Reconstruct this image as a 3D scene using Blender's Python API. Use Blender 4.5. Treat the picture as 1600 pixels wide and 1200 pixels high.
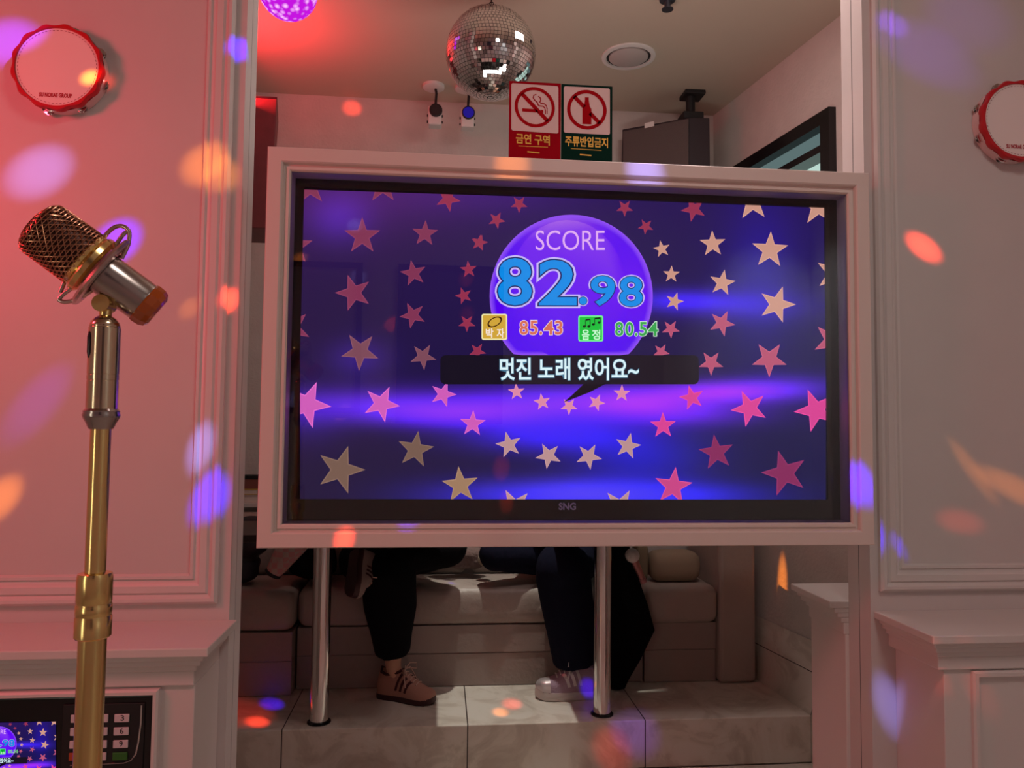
import bpy, bmesh, math, random
from mathutils import Vector, Matrix, Quaternion

random.seed(7)
for o in list(bpy.data.objects):
    bpy.data.objects.remove(o)
SC = bpy.context.scene
COL = SC.collection

# ------------------------------------------------------------------ camera
F = 1165.0
CZ = 1.30
CAM = Vector((0, 0, CZ))
_vx = Vector((12222, 191, F)).normalized()
_vu = Vector((228, -21691, F)).normalized()
_vu = (_vu - _vx * _vx.dot(_vu)).normalized()
_vy = _vu.cross(_vx)
if _vy.z < 0:
    _vy = -_vy
RW = Matrix((_vx, _vy, _vu))          # image (x right, y down, z forward) -> world

cam = bpy.data.cameras.new('camera')
cam.sensor_fit = 'HORIZONTAL'
cam.sensor_width = 36.0
cam.lens = F / 1600 * 36.0
cam.clip_start = 0.02
cam_o = bpy.data.objects.new('camera', cam)
COL.objects.link(cam_o)
_m = RW @ Matrix(((1, 0, 0), (0, -1, 0), (0, 0, -1)))
cam_o.matrix_world = Matrix.Translation(CAM) @ _m.to_4x4()
SC.camera = cam_o

# ------------------------------------------------------------------ world, exposure
SC.view_settings.view_transform = 'Standard'
SC.view_settings.look = 'None'
SC.view_settings.exposure = 0.0
SC.view_settings.gamma = 1.0
SC.view_settings.use_curve_mapping = False
W = bpy.data.worlds.new('World')
SC.world = W
W.use_nodes = True
W.node_tree.nodes['Background'].inputs[0].default_value = (0.9, 0.75, 0.68, 1)
W.node_tree.nodes['Background'].inputs[1].default_value = 0.02


def area(name, loc, target, size, power, color, size_y=None):
    l = bpy.data.lights.new(name, 'AREA')
    l.energy = power
    l.color = color
    l.size = size
    if size_y:
        l.shape = 'RECTANGLE'
        l.size_y = size_y
    o = bpy.data.objects.new(name, l)
    COL.objects.link(o)
    o.location = loc
    o.rotation_euler = (Vector(target) - Vector(loc)).to_track_quat('-Z', 'Y').to_euler()
    return o


def spot(name, loc, target, half_deg, power, color, blend=0.5, radius=0.01):
    l = bpy.data.lights.new(name, 'SPOT')
    l.energy = power
    l.color = color
    l.spot_size = math.radians(2 * half_deg)
    l.spot_blend = blend
    l.shadow_soft_size = radius
    o = bpy.data.objects.new(name, l)
    COL.objects.link(o)
    o.location = loc
    o.rotation_euler = (Vector(target) - Vector(loc)).to_track_quat('-Z', 'Y').to_euler()
    return o


# room lamps: a warm ceiling lamp, a red colour-changing wash at the left, a downlight over the tables; plus added fill lamps
WARM = (1.0, 0.86, 0.80)
area('ceiling_lamp', (0.7, 0.1, 2.86), (0.7, 0.8, 0), 0.5, 10.2, WARM)
area('ceiling_lamp', (0.85, 2.08, 2.89), (0.75, 2.6, 0), 0.3, 6.5, (1.0, 0.80, 0.76))  # added fill for the far side wall and riser, no fitting
area('uplight_behind_television', (0.35, 2.05, 1.72), (0.45, 2.5, 2.92), 0.9, 5.2, WARM, 0.15)  # unseen lamp, added to brighten the far ceiling
area('wall_light', (-1.6, -0.35, 1.25), (0, 1.0, 1.1), 0.14, 2.8, (1.0, 0.90, 0.72), 1.1)  # added strip: highlight on the gold stand, fill on left-facing sides
spot('table_downlight', (0.27, 2.93, 2.86), (0.27, 3.05, 0), 15.5, 112.0, (1.0, 0.98, 0.87), 0.5, 0.025)
area('red_wash', (-1.55, 0.80, 2.0), (-0.95, 1.77, 1.65), 0.3, 9.6, (1.0, 0.04, 0.085))
area('red_wash', (-0.85, 2.98, 2.61), (-0.70, 2.98, 2.95), 0.12, 5.5, (1.0, 0.03, 0.045))
spot('corner_lamp', (1.75, -0.30, 2.86), (2.02, -0.9, 1.4), 30, 60.0, (0.86, 0.95, 1.0), 0.8, 0.04)  # added to brighten the rear corner reflected in the television glass


# ------------------------------------------------------------------ pixels to points
def ray(px, py):
    return RW @ Vector((px - 800.0, py - 600.0, F))


def PY(px, py, Y):
    d = ray(px, py)
    return CAM + d * (Y / d.y)


def PZ(px, py, Z):
    d = ray(px, py)
    return CAM + d * ((Z - CZ) / d.z)


# ------------------------------------------------------------------ materials
def lin(c):
    def f(v):
        v /= 255.0
        return v / 12.92 if v <= 0.04045 else ((v + 0.055) / 1.055) ** 2.4
    return (f(c[0]), f(c[1]), f(c[2]), 1.0)


MATS = {}


def mat(name, rgb, rough=0.5, metal=0.0, spec=0.5, bump=0.0, bscale=40.0, vary=0.0, vscale=6.0, coat=0.0,
        emis=None, estr=0.0, sheen=0.0):
    if name in MATS:
        return MATS[name]
    m = bpy.data.materials.new(name)
    MATS[name] = m
    m.use_nodes = True
    nt = m.node_tree
    b = nt.nodes['Principled BSDF']
    c = lin(rgb)
    b.inputs['Base Color'].default_value = c
    b.inputs['Roughness'].default_value = rough
    b.inputs['Metallic'].default_value = metal
    b.inputs['Specular IOR Level'].default_value = spec
    b.inputs['Coat Weight'].default_value = coat
    b.inputs['Sheen Weight'].default_value = sheen
    tc = nt.nodes.new('ShaderNodeTexCoord')
    if vary:
        n = nt.nodes.new('ShaderNodeTexNoise')
        n.inputs['Scale'].default_value = vscale
        n.inputs['Detail'].default_value = 4
        nt.links.new(tc.outputs['Object'], n.inputs['Vector'])
        r = nt.nodes.new('ShaderNodeValToRGB')
        r.color_ramp.elements[0].position = 0.3
        r.color_ramp.elements[1].position = 0.7
        r.color_ramp.elements[0].color = [v * (1 - vary) for v in c[:3]] + [1]
        r.color_ramp.elements[1].color = [min(1, v * (1 + vary)) for v in c[:3]] + [1]
        nt.links.new(n.outputs['Fac'], r.inputs['Fac'])
        nt.links.new(r.outputs['Color'], b.inputs['Base Color'])
    if bump:
        n = nt.nodes.new('ShaderNodeTexNoise')
        n.inputs['Scale'].default_value = bscale
        n.inputs['Detail'].default_value = 3
        nt.links.new(tc.outputs['Object'], n.inputs['Vector'])
        bp = nt.nodes.new('ShaderNodeBump')
        bp.inputs['Strength'].default_value = bump
        bp.inputs['Distance'].default_value = 0.01
        nt.links.new(n.outputs['Fac'], bp.inputs['Height'])
        nt.links.new(bp.outputs['Normal'], b.inputs['Normal'])
    if emis:
        b.inputs['Emission Color'].default_value = lin(emis)
        b.inputs['Emission Strength'].default_value = estr
    return m


def emit(name, rgb, k=1.0):
    if name in MATS:
        return MATS[name]
    m = bpy.data.materials.new(name)
    MATS[name] = m
    m.use_nodes = True
    nt = m.node_tree
    nt.nodes.remove(nt.nodes['Principled BSDF'])
    e = nt.nodes.new('ShaderNodeEmission')
    e.inputs[0].default_value = lin(rgb)
    e.inputs[1].default_value = k
    nt.links.new(e.outputs[0], nt.nodes['Material Output'].inputs['Surface'])
    return m


def emit_attr(name):
    """a lit screen: its picture is carried by a colour attribute"""
    m = bpy.data.materials.new(name)
    m.use_nodes = True
    nt = m.node_tree
    nt.nodes.remove(nt.nodes['Principled BSDF'])
    a = nt.nodes.new('ShaderNodeAttribute')
    a.attribute_name = 'picture'
    e = nt.nodes.new('ShaderNodeEmission')
    nt.links.new(a.outputs['Color'], e.inputs[0])
    nt.links.new(e.outputs[0], nt.nodes['Material Output'].inputs['Surface'])
    return m


def marble(name, joints):
    """pale veined marble tiles; joints: (axis, first, pitch, half width) of the dark seams"""
    m = bpy.data.materials.new(name)
    m.use_nodes = True
    nt = m.node_tree
    b = nt.nodes['Principled BSDF']
    tc = nt.nodes.new('ShaderNodeTexCoord')
    mp = nt.nodes.new('ShaderNodeMapping')
    mp.inputs['Rotation'].default_value = (0.3, 0.5, 0.7)
    mp.inputs['Scale'].default_value = (1.0, 1.0, 1.0)
    nt.links.new(tc.outputs['Object'], mp.inputs['Vector'])
    n = nt.nodes.new('ShaderNodeTexNoise')
    n.inputs['Scale'].default_value = 5.0
    n.inputs['Detail'].default_value = 8
    n.inputs['Roughness'].default_value = 0.62
    n.inputs['Distortion'].default_value = 1.6
    nt.links.new(mp.outputs[0], n.inputs['Vector'])
    r = nt.nodes.new('ShaderNodeValToRGB')
    e = r.color_ramp.elements
    e[0].position = 0.33
    e[0].color = lin((192, 178, 166))
    e[1].position = 0.60
    e[1].color = lin((220, 212, 202))
    v = e.new(0.47)
    v.color = lin((206, 196, 184))
    v2 = e.new(0.495)
    v2.color = lin((214, 204, 192))
    nt.links.new(n.outputs['Fac'], r.inputs['Fac'])
    col = r.outputs['Color']
    sep = nt.nodes.new('ShaderNodeSeparateXYZ')
    nt.links.new(tc.outputs['Object'], sep.inputs[0])
    for ax, first, pitch, hw in joints:
        a = nt.nodes.new('ShaderNodeMath'); a.operation = 'SUBTRACT'
        a.inputs[1].default_value = first - pitch / 2
        nt.links.new(sep.outputs[ax], a.inputs[0])
        w = nt.nodes.new('ShaderNodeMath'); w.operation = 'WRAP'
        w.inputs[1].default_value = pitch
        w.inputs[2].default_value = 0.0
        nt.links.new(a.outputs[0], w.inputs[0])
        s = nt.nodes.new('ShaderNodeMath'); s.operation = 'SUBTRACT'
        s.inputs[1].default_value = pitch / 2
        nt.links.new(w.outputs[0], s.inputs[0])
        ab = nt.nodes.new('ShaderNodeMath'); ab.operation = 'ABSOLUTE'
        nt.links.new(s.outputs[0], ab.inputs[0])
        lt = nt.nodes.new('ShaderNodeMath'); lt.operation = 'LESS_THAN'
        lt.inputs[1].default_value = hw
        nt.links.new(ab.outputs[0], lt.inputs[0])
        mx = nt.nodes.new('ShaderNodeMix'); mx.data_type = 'RGBA'
        nt.links.new(lt.outputs[0], mx.inputs['Factor'])
        nt.links.new(col, mx.inputs[6])
        mx.inputs[7].default_value = lin((52, 40, 38))
        col = mx.outputs[2]
    nt.links.new(col, b.inputs['Base Color'])
    b.inputs['Roughness'].default_value = 0.32
    return m


def clear_pane(name, gloss=0.05, rough=0.0, tint=(1, 1, 1)):
    m = bpy.data.materials.new(name)
    m.use_nodes = True
    nt = m.node_tree
    nt.nodes.remove(nt.nodes['Principled BSDF'])
    t = nt.nodes.new('ShaderNodeBsdfTransparent')
    t.inputs[0].default_value = (*tint, 1)
    g = nt.nodes.new('ShaderNodeBsdfGlossy')
    g.inputs['Roughness'].default_value = rough
    fr = nt.nodes.new('ShaderNodeFresnel')
    fr.inputs[0].default_value = 1.5
    ad = nt.nodes.new('ShaderNodeMath'); ad.operation = 'ADD'
    ad.inputs[1].default_value = gloss
    nt.links.new(fr.outputs[0], ad.inputs[0])
    mx = nt.nodes.new('ShaderNodeMixShader')
    nt.links.new(ad.outputs[0], mx.inputs[0])
    nt.links.new(t.outputs[0], mx.inputs[1])
    nt.links.new(g.outputs[0], mx.inputs[2])
    nt.links.new(mx.outputs[0], nt.nodes['Material Output'].inputs['Surface'])
    return m


M_PAINT = mat('white_satin_paint', (214, 208, 204), 0.38, bump=0.02, bscale=9)
M_PANEL = mat('white_panel_paint', (206, 199, 196), 0.5, bump=0.03, bscale=5, vary=0.02)
M_PAPER = mat('pale_wallpaper', (200, 192, 186), 0.75, bump=0.25, bscale=70, vary=0.05, vscale=9)
M_CEIL = mat('ceiling_paint', (196, 182, 164), 0.8, bump=0.04, bscale=6, vary=0.03, vscale=2)
M_SEAM = mat('dark_seam', (30, 26, 26), 0.7)
M_FRAME = mat('white_frame_paint', (220, 206, 198), 0.4)
M_BLACK = mat('black_plastic', (14, 13, 16), 0.25)
M_MATTE = mat('matte_black', (16, 15, 17), 0.6)
M_CHROME = mat('chrome', (225, 222, 220), 0.09, 1.0)
M_GOLD = mat('brushed_gold', (236, 208, 138), 0.22, 1.0)
M_GREYMET = mat('satin_steel', (172, 164, 158), 0.22, 1.0)
M_LEATHER = mat('beige_leather', (168, 153, 145), 0.45, bump=0.25, bscale=45, vary=0.06, vscale=4)
M_LEATHER2 = mat('beige_leather_base', (154, 137, 131), 0.48, bump=0.2, bscale=45, vary=0.06, vscale=4)
M_WOOD = mat('brown_speaker_veneer', (112, 52, 54), 0.5, vary=0.12, vscale=20)
M_CLOTH = mat('speaker_grille_cloth', (92, 80, 78), 0.9, bump=0.4, bscale=300)
M_WHITE = mat('white_plastic', (218, 214, 210), 0.45)
M_RED = mat('red_plastic', (190, 22, 34), 0.35)
M_SKIN = mat('skin', (214, 164, 138), 0.55, vary=0.03)
M_BLACKCLOTH = mat('black_cloth', (17, 16, 20), 0.95, bump=0.3, bscale=25, spec=0.1)
M_NAVY = mat('navy_denim', (22, 23, 40), 0.95, bump=0.3, bscale=40, spec=0.1)
M_HAIR = mat('black_hair', (18, 15, 14), 0.5)


# ------------------------------------------------------------------ mesh builder
class MB:
    def __init__(self):
        self.v, self.f, self.mi = [], [], []
        self.k = 0

    def add(self, verts, faces):
        n = len(self.v)
        self.v += [Vector(p) for p in verts]
        for q in faces:
            self.f.append([n + i for i in q])
            self.mi.append(self.k)

    def box(self, x0, x1, y0, y1, z0, z1):
        self.add([(x, y, z) for z in (z0, z1) for y in (y0, y1) for x in (x0, x1)],
                 [(0, 2, 3, 1), (4, 5, 7, 6), (0, 1, 5, 4), (2, 6, 7, 3), (0, 4, 6, 2), (1, 3, 7, 5)])
        return self

    def quad(self, a, b, c, d):
        self.add([a, b, c, d], [(0, 1, 2, 3)])

    def prism(self, poly, d):
        """poly: list of points; d: extrusion vector"""
        n = len(poly)
        d = Vector(d)
        P = [Vector(p) for p in poly]
        self.add(P + [p + d for p in P],
                 [list(range(n))[::-1], list(range(n, 2 * n))] + [(i, (i + 1) % n, n + (i + 1) % n, n + i) for i in range(n)])

    def loft(self, rings, cap=True, closed=True):
        n = len(rings[0])
        fs = []
        for a in range(len(rings) - 1):
            for i in range(n if closed else n - 1):
                j = (i + 1) % n
                fs.append((a * n + i, a * n + j, (a + 1) * n + j, (a + 1) * n + i))
        if cap:
            fs.append(list(range(n))[::-1])
            fs.append([(len(rings) - 1) * n + i for i in range(n)])
        self.add([p for r in rings for p in r], fs)

    def lathe(self, base, axis, prof, n=32, cap=True):
        """prof: (distance along the axis, radius)"""
        base, axis = Vector(base), Vector(axis).normalized()
        u = axis.orthogonal().normalized()
        w = axis.cross(u)
        rings = []
        for t, r in prof:
            rings.append([base + axis * t + (u * math.cos(2 * math.pi * i / n) + w * math.sin(2 * math.pi * i / n)) * max(r, 1e-5)
                          for i in range(n)])
        self.loft(rings, cap)

    def tube(self, pts, r, n=10, cap=True, closed=False):
        pts = [Vector(p) for p in pts]
        rs = r if isinstance(r, (list, tuple)) else [r] * len(pts)
        rings = []
        u = None
        N = len(pts)
        for i, p in enumerate(pts):
            if closed:
                t = (pts[(i + 1) % N] - pts[i - 1]).normalized()
            else:
                t = (pts[min(i + 1, N - 1)] - pts[max(i - 1, 0)]).normalized()
            if u is None:
                u = t.orthogonal().normalized()
            u = (u - t * u.dot(t))
            u = u.normalized() if u.length > 1e-6 else t.orthogonal().normalized()
            w = t.cross(u)
            rings.append([p + (u * math.cos(2 * math.pi * k / n) + w * math.sin(2 * math.pi * k / n)) * rs[i] for k in range(n)])
        if closed:
            rings.append(rings[0])
            cap = False
        self.loft(rings, cap)

    def torus(self, c, axis, R, r, n=40, m=10):
        c, axis = Vector(c), Vector(axis).normalized()
        u = axis.orthogonal().normalized()
        w = axis.cross(u)
        self.tube([c + (u * math.cos(2 * math.pi * i / n) + w * math.sin(2 * math.pi * i / n)) * R for i in range(n)], r, m, closed=True)

    def ball(self, c, r, n=20, m=12, sc=(1, 1, 1)):
        c = Vector(c)
        rings = []
        for a in range(1, m):
            th = math.pi * a / m
            rings.append([c + Vector((sc[0] * r * math.sin(th) * math.cos(2 * math.pi * i / n), sc[1] * r * math.sin(th) * math.sin(2 * math.pi * i / n),
                                      -sc[2] * r * math.cos(th))) for i in range(n)])
        self.loft(rings, True)


def link(name, me, mats, parent=None):
    o = bpy.data.objects.new(name, me)
    COL.objects.link(o)
    for m in (mats if isinstance(mats, (list, tuple)) else [mats]):
        me.materials.append(m)
    if parent is not None:
        o.parent = parent
        mw = Matrix.Translation(WORLD.get(parent.name, Vector()))
        me.transform(mw.inverted())
        WORLD[o.name] = WORLD.get(parent.name, Vector())
    return o


WORLD = {}


def obj(name, mb, mats, parent=None, smooth=None, bevel=0.0, seg=2):
    """one mesh object; vertices are given in world space"""
    me = bpy.data.meshes.new(name)
    me.from_pydata(mb.v, [], mb.f)
    for p, k in zip(me.polygons, mb.mi):
        p.material_index = k
    bm = bmesh.new()
    bm.from_mesh(me)
    bmesh.ops.remove_doubles(bm, verts=bm.verts, dist=1e-6)
    bmesh.ops.recalc_face_normals(bm, faces=bm.faces)
    bm.to_mesh(me)
    bm.free()
    if smooth is not None:
        for p in me.polygons:
            p.use_smooth = True
        me.set_sharp_from_angle(angle=math.radians(smooth))
    o = link(name, me, mats, parent)
    if bevel:
        b = o.modifiers.new('bevel', 'BEVEL')
        b.width = bevel
        b.segments = seg
        b.limit_method = 'ANGLE'
        b.angle_limit = math.radians(40)
        b.harden_normals = False
    return o


def thing(name, label, cat, loc, group=None):
    o = bpy.data.objects.new(name, None)
    o.empty_display_size = 0.1
    COL.objects.link(o)
    o.location = loc
    WORLD[o.name] = Vector(loc)
    return tag(o, label, cat, group)


def tag(o, label, cat, group=None):
    o['label'] = label
    o['category'] = cat
    if group:
        o['group'] = group
    return o


def struct(o):
    o['kind'] = 'structure'
    return o


def baked(o):
    """apply an object's modifiers into its mesh"""
    bpy.context.view_layer.update()
    dg = bpy.context.evaluated_depsgraph_get()
    me = bpy.data.meshes.new_from_object(o.evaluated_get(dg))
    o.modifiers.clear()
    old = o.data
    o.data = me
    bpy.data.meshes.remove(old)
    return o


# ---- flat figures on an upright plane: outlines given in the photograph's pixels, laid onto a plane y = Y
def text_polys(body, bold=0.0, size=1.0):
    cu = bpy.data.curves.new('t', 'FONT')
    cu.body = body
    cu.size = size
    cu.offset = bold
    cu.resolution_u = 4
    o = bpy.data.objects.new('t', cu)
    COL.objects.link(o)
    bpy.context.view_layer.update()
    dg = bpy.context.evaluated_depsgraph_get()
    me = bpy.data.meshes.new_from_object(o.evaluated_get(dg))
    vs = [v.co.copy() for v in me.vertices]
    fs = [list(p.vertices) for p in me.polygons]
    bpy.data.objects.remove(o)
    bpy.data.meshes.remove(me)
    bpy.data.curves.remove(cu)
    return vs, fs


def text_px(mb, body, x0, x1, y0, y1, Y, bold=0.0, base=None, to=None, slope=0.0):
    """text fitted to a pixel box; base: bold offset whose bounds define the fit (so outlines line up)"""
    vs, fs = text_polys(body, bold)
    rv = vs if base is None else text_polys(body, base)[0]
    a0, a1 = min(v.x for v in rv), max(v.x for v in rv)
    b0, b1 = min(v.y for v in rv), max(v.y for v in rv)
    to = to or (lambda px, py: PY(px, py, Y))
    out = []
    for v in vs:
        px = x0 + (v.x - a0) / (a1 - a0) * (x1 - x0)
        py = y1 - (v.y - b0) / (b1 - b0) * (y1 - y0) + slope * (px - x0)
        out.append(to(px, py))
    mb.add(out, fs)


def poly_px(mb, pts, Y, to=None):
    to = to or (lambda px, py: PY(px, py, Y))
    mb.add([to(*p) for p in pts], [list(range(len(pts)))])


def disc_pts(cx, cy, rx, ry=None, n=40, a0=0, a1=360):
    ry = ry or rx
    return [(cx + rx * math.cos(math.radians(a0 + (a1 - a0) * i / n)), cy - ry * math.sin(math.radians(a0 + (a1 - a0) * i / n)))
            for i in range(n if a1 - a0 == 360 else n + 1)]


def ring_px(mb, cx, cy, r0, r1, Y, to=None, n=48, a0=0, a1=360):
    to = to or (lambda px, py: PY(px, py, Y))
    m = n + 1
    vs = []
    for i in range(m):
        a = math.radians(a0 + (a1 - a0) * i / n)
        for r in (r0, r1):
            vs.append(to(cx + r * math.cos(a), cy - r * math.sin(a)))
    mb.add(vs, [(2 * i, 2 * i + 1, 2 * i + 3, 2 * i + 2) for i in range(n)])


def stroke_px(mb, pts, w, Y, to=None):
    """a band of even width along a polyline"""
    to = to or (lambda px, py: PY(px, py, Y))
    L, n = [], len(pts)
    for i, p in enumerate(pts):
        a, b = pts[max(i - 1, 0)], pts[min(i + 1, n - 1)]
        d = Vector((b[0] - a[0], b[1] - a[1])).normalized()
        L += [to(p[0] - d.y * w / 2, p[1] + d.x * w / 2), to(p[0] + d.y * w / 2, p[1] - d.x * w / 2)]
    mb.add(L, [(2 * i, 2 * i + 1, 2 * i + 3, 2 * i + 2) for i in range(n - 1)])


def rrect(x0, x1, y0, y1, r, n=5):
    out = []
    for cx, cy, a in ((x1 - r, y0 + r, 0), (x0 + r, y0 + r, 90), (x0 + r, y1 - r, 180), (x1 - r, y1 - r, 270)):
        seq = range(n + 1)
        for i in seq:
            t = math.radians(a + (90 * i / n))
            out.append((cx + r * math.cos(t), cy - r * math.sin(t)))
    return out


def sweep_rect(mb, x0, x1, z0, z1, prof):
    """mitred frame: prof is a list of (inward offset, y)"""
    rings = []
    for d, y in prof:
        rings.append([Vector((x0 + d, y, z0 + d)), Vector((x1 - d, y, z0 + d)), Vector((x1 - d, y, z1 - d)), Vector((x0 + d, y, z1 - d))])
    mb.loft(rings, cap=False)


def lerp(a, b, t):
    return a + (b - a) * t


# ================================================================== the setting
ZC = 2.92            # ceiling
PF = 0.18            # raised tiled floor
YW, YM, YB = 1.77, 1.82, 1.87   # face of the panelled wall, mirror plane (left open), mirrored far face
YR = 3.70            # far wall
XL, XR = -1.12, 1.62

struct(obj('floor', MB().box(-2.1, 2.3, -1.0, 3.9, -0.1, 0.0), marble('marble_floor', [(0, -0.556, 0.675, 0.002), (1, 2.84, 0.6, 0.002)])))
struct(obj('ceiling', MB().box(-2.1, 2.3, -1.0, 3.9, ZC, ZC + 0.1), M_CEIL))
struct(obj('floor_platform', MB().box(XL, 1.60, 2.84, 3.9, 0.002, PF), marble('marble_step', [(0, -0.556, 0.675, 0.0022)]), bevel=0.004))
struct(obj('wall_far', MB().box(-2.1, 2.3, YR, YR + 0.1, 0, ZC), M_PAPER))
struct(obj('wall_far_left', MB().box(XL - 0.1, XL, 1.9, YR, 0, ZC), M_PAPER))


def xr(y):           # the mirrored room's side wall runs slightly askew
    return 1.95 - 0.15 * y


WX0, WX1 = 2.751, 3.50          # window along that wall (y), and its height
WZ0, WZ1 = 1.35, 2.566
mb = MB()


def wr(y, z, off=0.0):
    return Vector((xr(y) + off, y, z))


for (ya, yb_, za, zb) in ((1.88, WX0, 0, ZC), (WX1, YR, 0, ZC), (WX0, WX1, WZ1, ZC), (WX0, WX1, 0, WZ0)):
    P4 = [wr(ya, za), wr(yb_, za), wr(yb_, zb), wr(ya, zb)]
    mb.prism(P4, (0.12, 0, 0))
struct(obj('wall_far_right', mb, M_PAPER))
# marble skirting along that wall
mb = MB()
mb.add([(1.452, 2.84, PF), (1.415, 3.24, PF), (1.40, 3.60, PF), (xr(3.6) - .004, 3.60, 0.44), (xr(2.6) - .004, 2.6, 0.44), (1.478, 2.6, 0.0), (1.452, 2.84, 0.0),
        (1.6, 3.6, PF), (1.65, 2.6, 0.0)],
       [(0, 1, 2, 3, 4), (0, 4, 5, 6)])
struct(obj('baseboard_far_right', mb, marble('marble_skirting', [(1, 2.84, 0.62, 0.0018), (2, 0.325, 0.9, 0.0018)])))

# rest of the room on the camera's side
struct(obj('wall_near_left', MB().box(-2.1, -2.0, -1.0, YW, 0, ZC), M_PANEL))
struct(obj('wall_near_right', MB().box(2.2, 2.3, -1.0, YW, 0, ZC), M_PANEL))
struct(obj('wall_near_rear', MB().box(-2.1, 2.3, -1.0, -0.9, 0, ZC), M_PANEL))

# ------------------------------------------------------------------ panelled walls either side of the mirror, which is built as an opening
XJL, XJR = -0.470, 1.062
for side, x0, x1 in (('left', -2.0, XJL), ('right', XJR, 2.2)):
    mb = MB()
    mb.box(x0, x1, YW, YM - 0.0015, 0, ZC)
    mb.box(x0, x1, YM + 0.0015, YB, 0, ZC)
    mb.k = 1
    e = 0.0005
    mb.box(x0 + 0.01, x1 - e if side == 'left' else x1 - 0.01, YM - 0.0015, YM + 0.0015, 0, ZC) if side == 'left' else mb.box(x0 + e, x1 - 0.01, YM - 0.0015, YM + 0.0015, 0, ZC)
    struct(obj('wall_' + side, mb, [M_PANEL, M_SEAM]))

# raised panel mouldings
PROF = [(0.0, YW + 0.004), (0.0, YW - 0.010), (0.006, YW - 0.016), (0.013, YW - 0.016), (0.018, YW - 0.010), (0.022, YW - 0.008),
        (0.026, YW - 0.013), (0.040, YW - 0.013), (0.047, YW - 0.006), (0.053, YW - 0.004), (0.056, YW - 0.009), (0.062, YW - 0.009), (0.066, YW - 0.002), (0.066, YW + 0.004)]
pl = PY(355, 500, YW).x
zl = PY(320, 942, YW).z
mb = MB()
sweep_rect(mb, -1.72, pl, zl, 2.75, PROF)
struct(obj('trim_1', mb, M_PAINT, smooth=30))
pr = PY(1366, 500, YW).x
zr = PY(1390, 923, YW).z
mb = MB()
sweep_rect(mb, pr, 2.05, zr, 2.75, PROF)
struct(obj('trim_2', mb, M_PAINT, smooth=30))

# wainscot ledges with their cabinets below
ZL = 0.850


def ledge(name, x0, x1, yf, yb, end):
    """a stepped shelf: widest board on top; end: which x end is free (+1 high, -1 low); front at yf, back at yb"""
    s = 1 if yb > yf else -1
    mb = MB()
    for (za, zb, ins) in ((-0.018, 0.0, 0.0), (-0.030, -0.018, 0.012), (-0.042, -0.030, 0.020), (-0.055, -0.042, 0.030), (-0.085, -0.055, 0.036)):
        a, b = x0, x1
        if end > 0:
            b -= ins
        else:
            a += ins
        ya, yc = yf + s * ins, yb
        mb.box(a, b, min(ya, yc), max(ya, yc), ZL + za, ZL + zb)
    return struct(obj(name, mb, M_PAINT, bevel=0.0025))


ledge('trim_3', -2.0, -0.452, 1.556, YW, 1)
ledge('trim_4', 1.070, 2.2, 1.548, YW, -1)
ledge('trim_5', XL, -0.552, 2.09, YB, 1)  # mirror images of the ledges, built as solid copies
ledge('trim_6', 1.012, 1.66, 2.09, YB, -1)
# cabinets under the ledges
cl = PY(305, 1100, 1.605).x
cr = PY(1474, 1100, 1.595).x
struct(obj('wall_left_lower', MB().box(-2.0, cl, 1.600, YW, 0, ZL - 0.085), M_PAINT, bevel=0.002))
struct(obj('wall_right_lower', MB().box(cr, 2.2, 1.592, YW, 0, ZL - 0.085), M_PAINT, bevel=0.002))
struct(obj('wall_left_lower_far', MB().box(XL, -0.60, YB, 2.05, 0, ZL - 0.085), M_PAINT, bevel=0.002))
struct(obj('wall_right_lower_far', MB().box(1.052, 1.64, YB, 2.05, 0, ZL - 0.085), M_PAINT, bevel=0.002))
# lower panel frame on the right
xa = PY(1517, 1100, 1.592).x
za = PY(1560, 1046, 1.592).z
mb = MB()
sweep_rect(mb, xa, 2.1, 0.2, za, [(0, 1.596), (0, 1.584), (0.004, 1.580), (0.012, 1.580), (0.016, 1.590), (0.016, 1.5925)])
struct(obj('trim_7', mb, M_PAINT))

# ledge along the far wall
struct(obj('trim_8', MB().box(XL, 1.40, 3.585, YR, 0.900, 0.920), M_PAINT, bevel=0.003))
struct(obj('wall_far_lower', MB().box(XL, 1.40, 3.645, YR, PF, 0.900), M_PAINT))

# window on the askew wall: a black frame with a light fixed pane below a grey one
win = MB()
def wbar(ya, yb_, za, zb, o0=-0.03, o1=0.05):
    P4 = [wr(ya, za, o0), wr(yb_, za, o0), wr(yb_, zb, o0), wr(ya, zb, o0)]
    win.prism(P4, (o1 - o0, 0, 0))
wbar(WX0, WX0 + 0.055, WZ0, WZ1)
wbar(WX1 - 0.055, WX1, WZ0, WZ1)
wbar(WX0 + 0.055, WX1 - 0.055, WZ1 - 0.055, WZ1)
wbar(WX0 + 0.055, WX1 - 0.055, WZ0, WZ0 + 0.055)
wbar(WX0 + 0.055, WX1 - 0.055, WZ1 - 0.165, WZ1 - 0.135)
wbar(WX0 + 0.055, WX1 - 0.055, WZ1 - 0.268, WZ1 - 0.252, 0.01, 0.045)
wbar(WX0 + 0.055, WX1 - 0.055, WZ1 - 0.305, WZ1 - 0.297, 0.01, 0.045)
w1 = struct(obj('window_1', win, M_BLACK))
mb = MB()
mb.prism([wr(WX0 + .055, WZ1 - .135, .02), wr(WX1 - .055, WZ1 - .135, .02), wr(WX1 - .055, WZ1 - .055, .02), wr(WX0 + .055, WZ1 - .055, .02)], (0.006, 0, 0))
obj('upper_pane', mb, emit('grey_lit_pane', (92, 112, 112), 1.0), w1)
mb = MB()
mb.prism([wr(WX0 + .055, WZ0 + .055, .05), wr(WX1 - .055, WZ0 + .055, .05), wr(WX1 - .055, WZ1 - .165, .05), wr(WX0 + .055, WZ1 - .165, .05)], (0.006, 0, 0))
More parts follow.
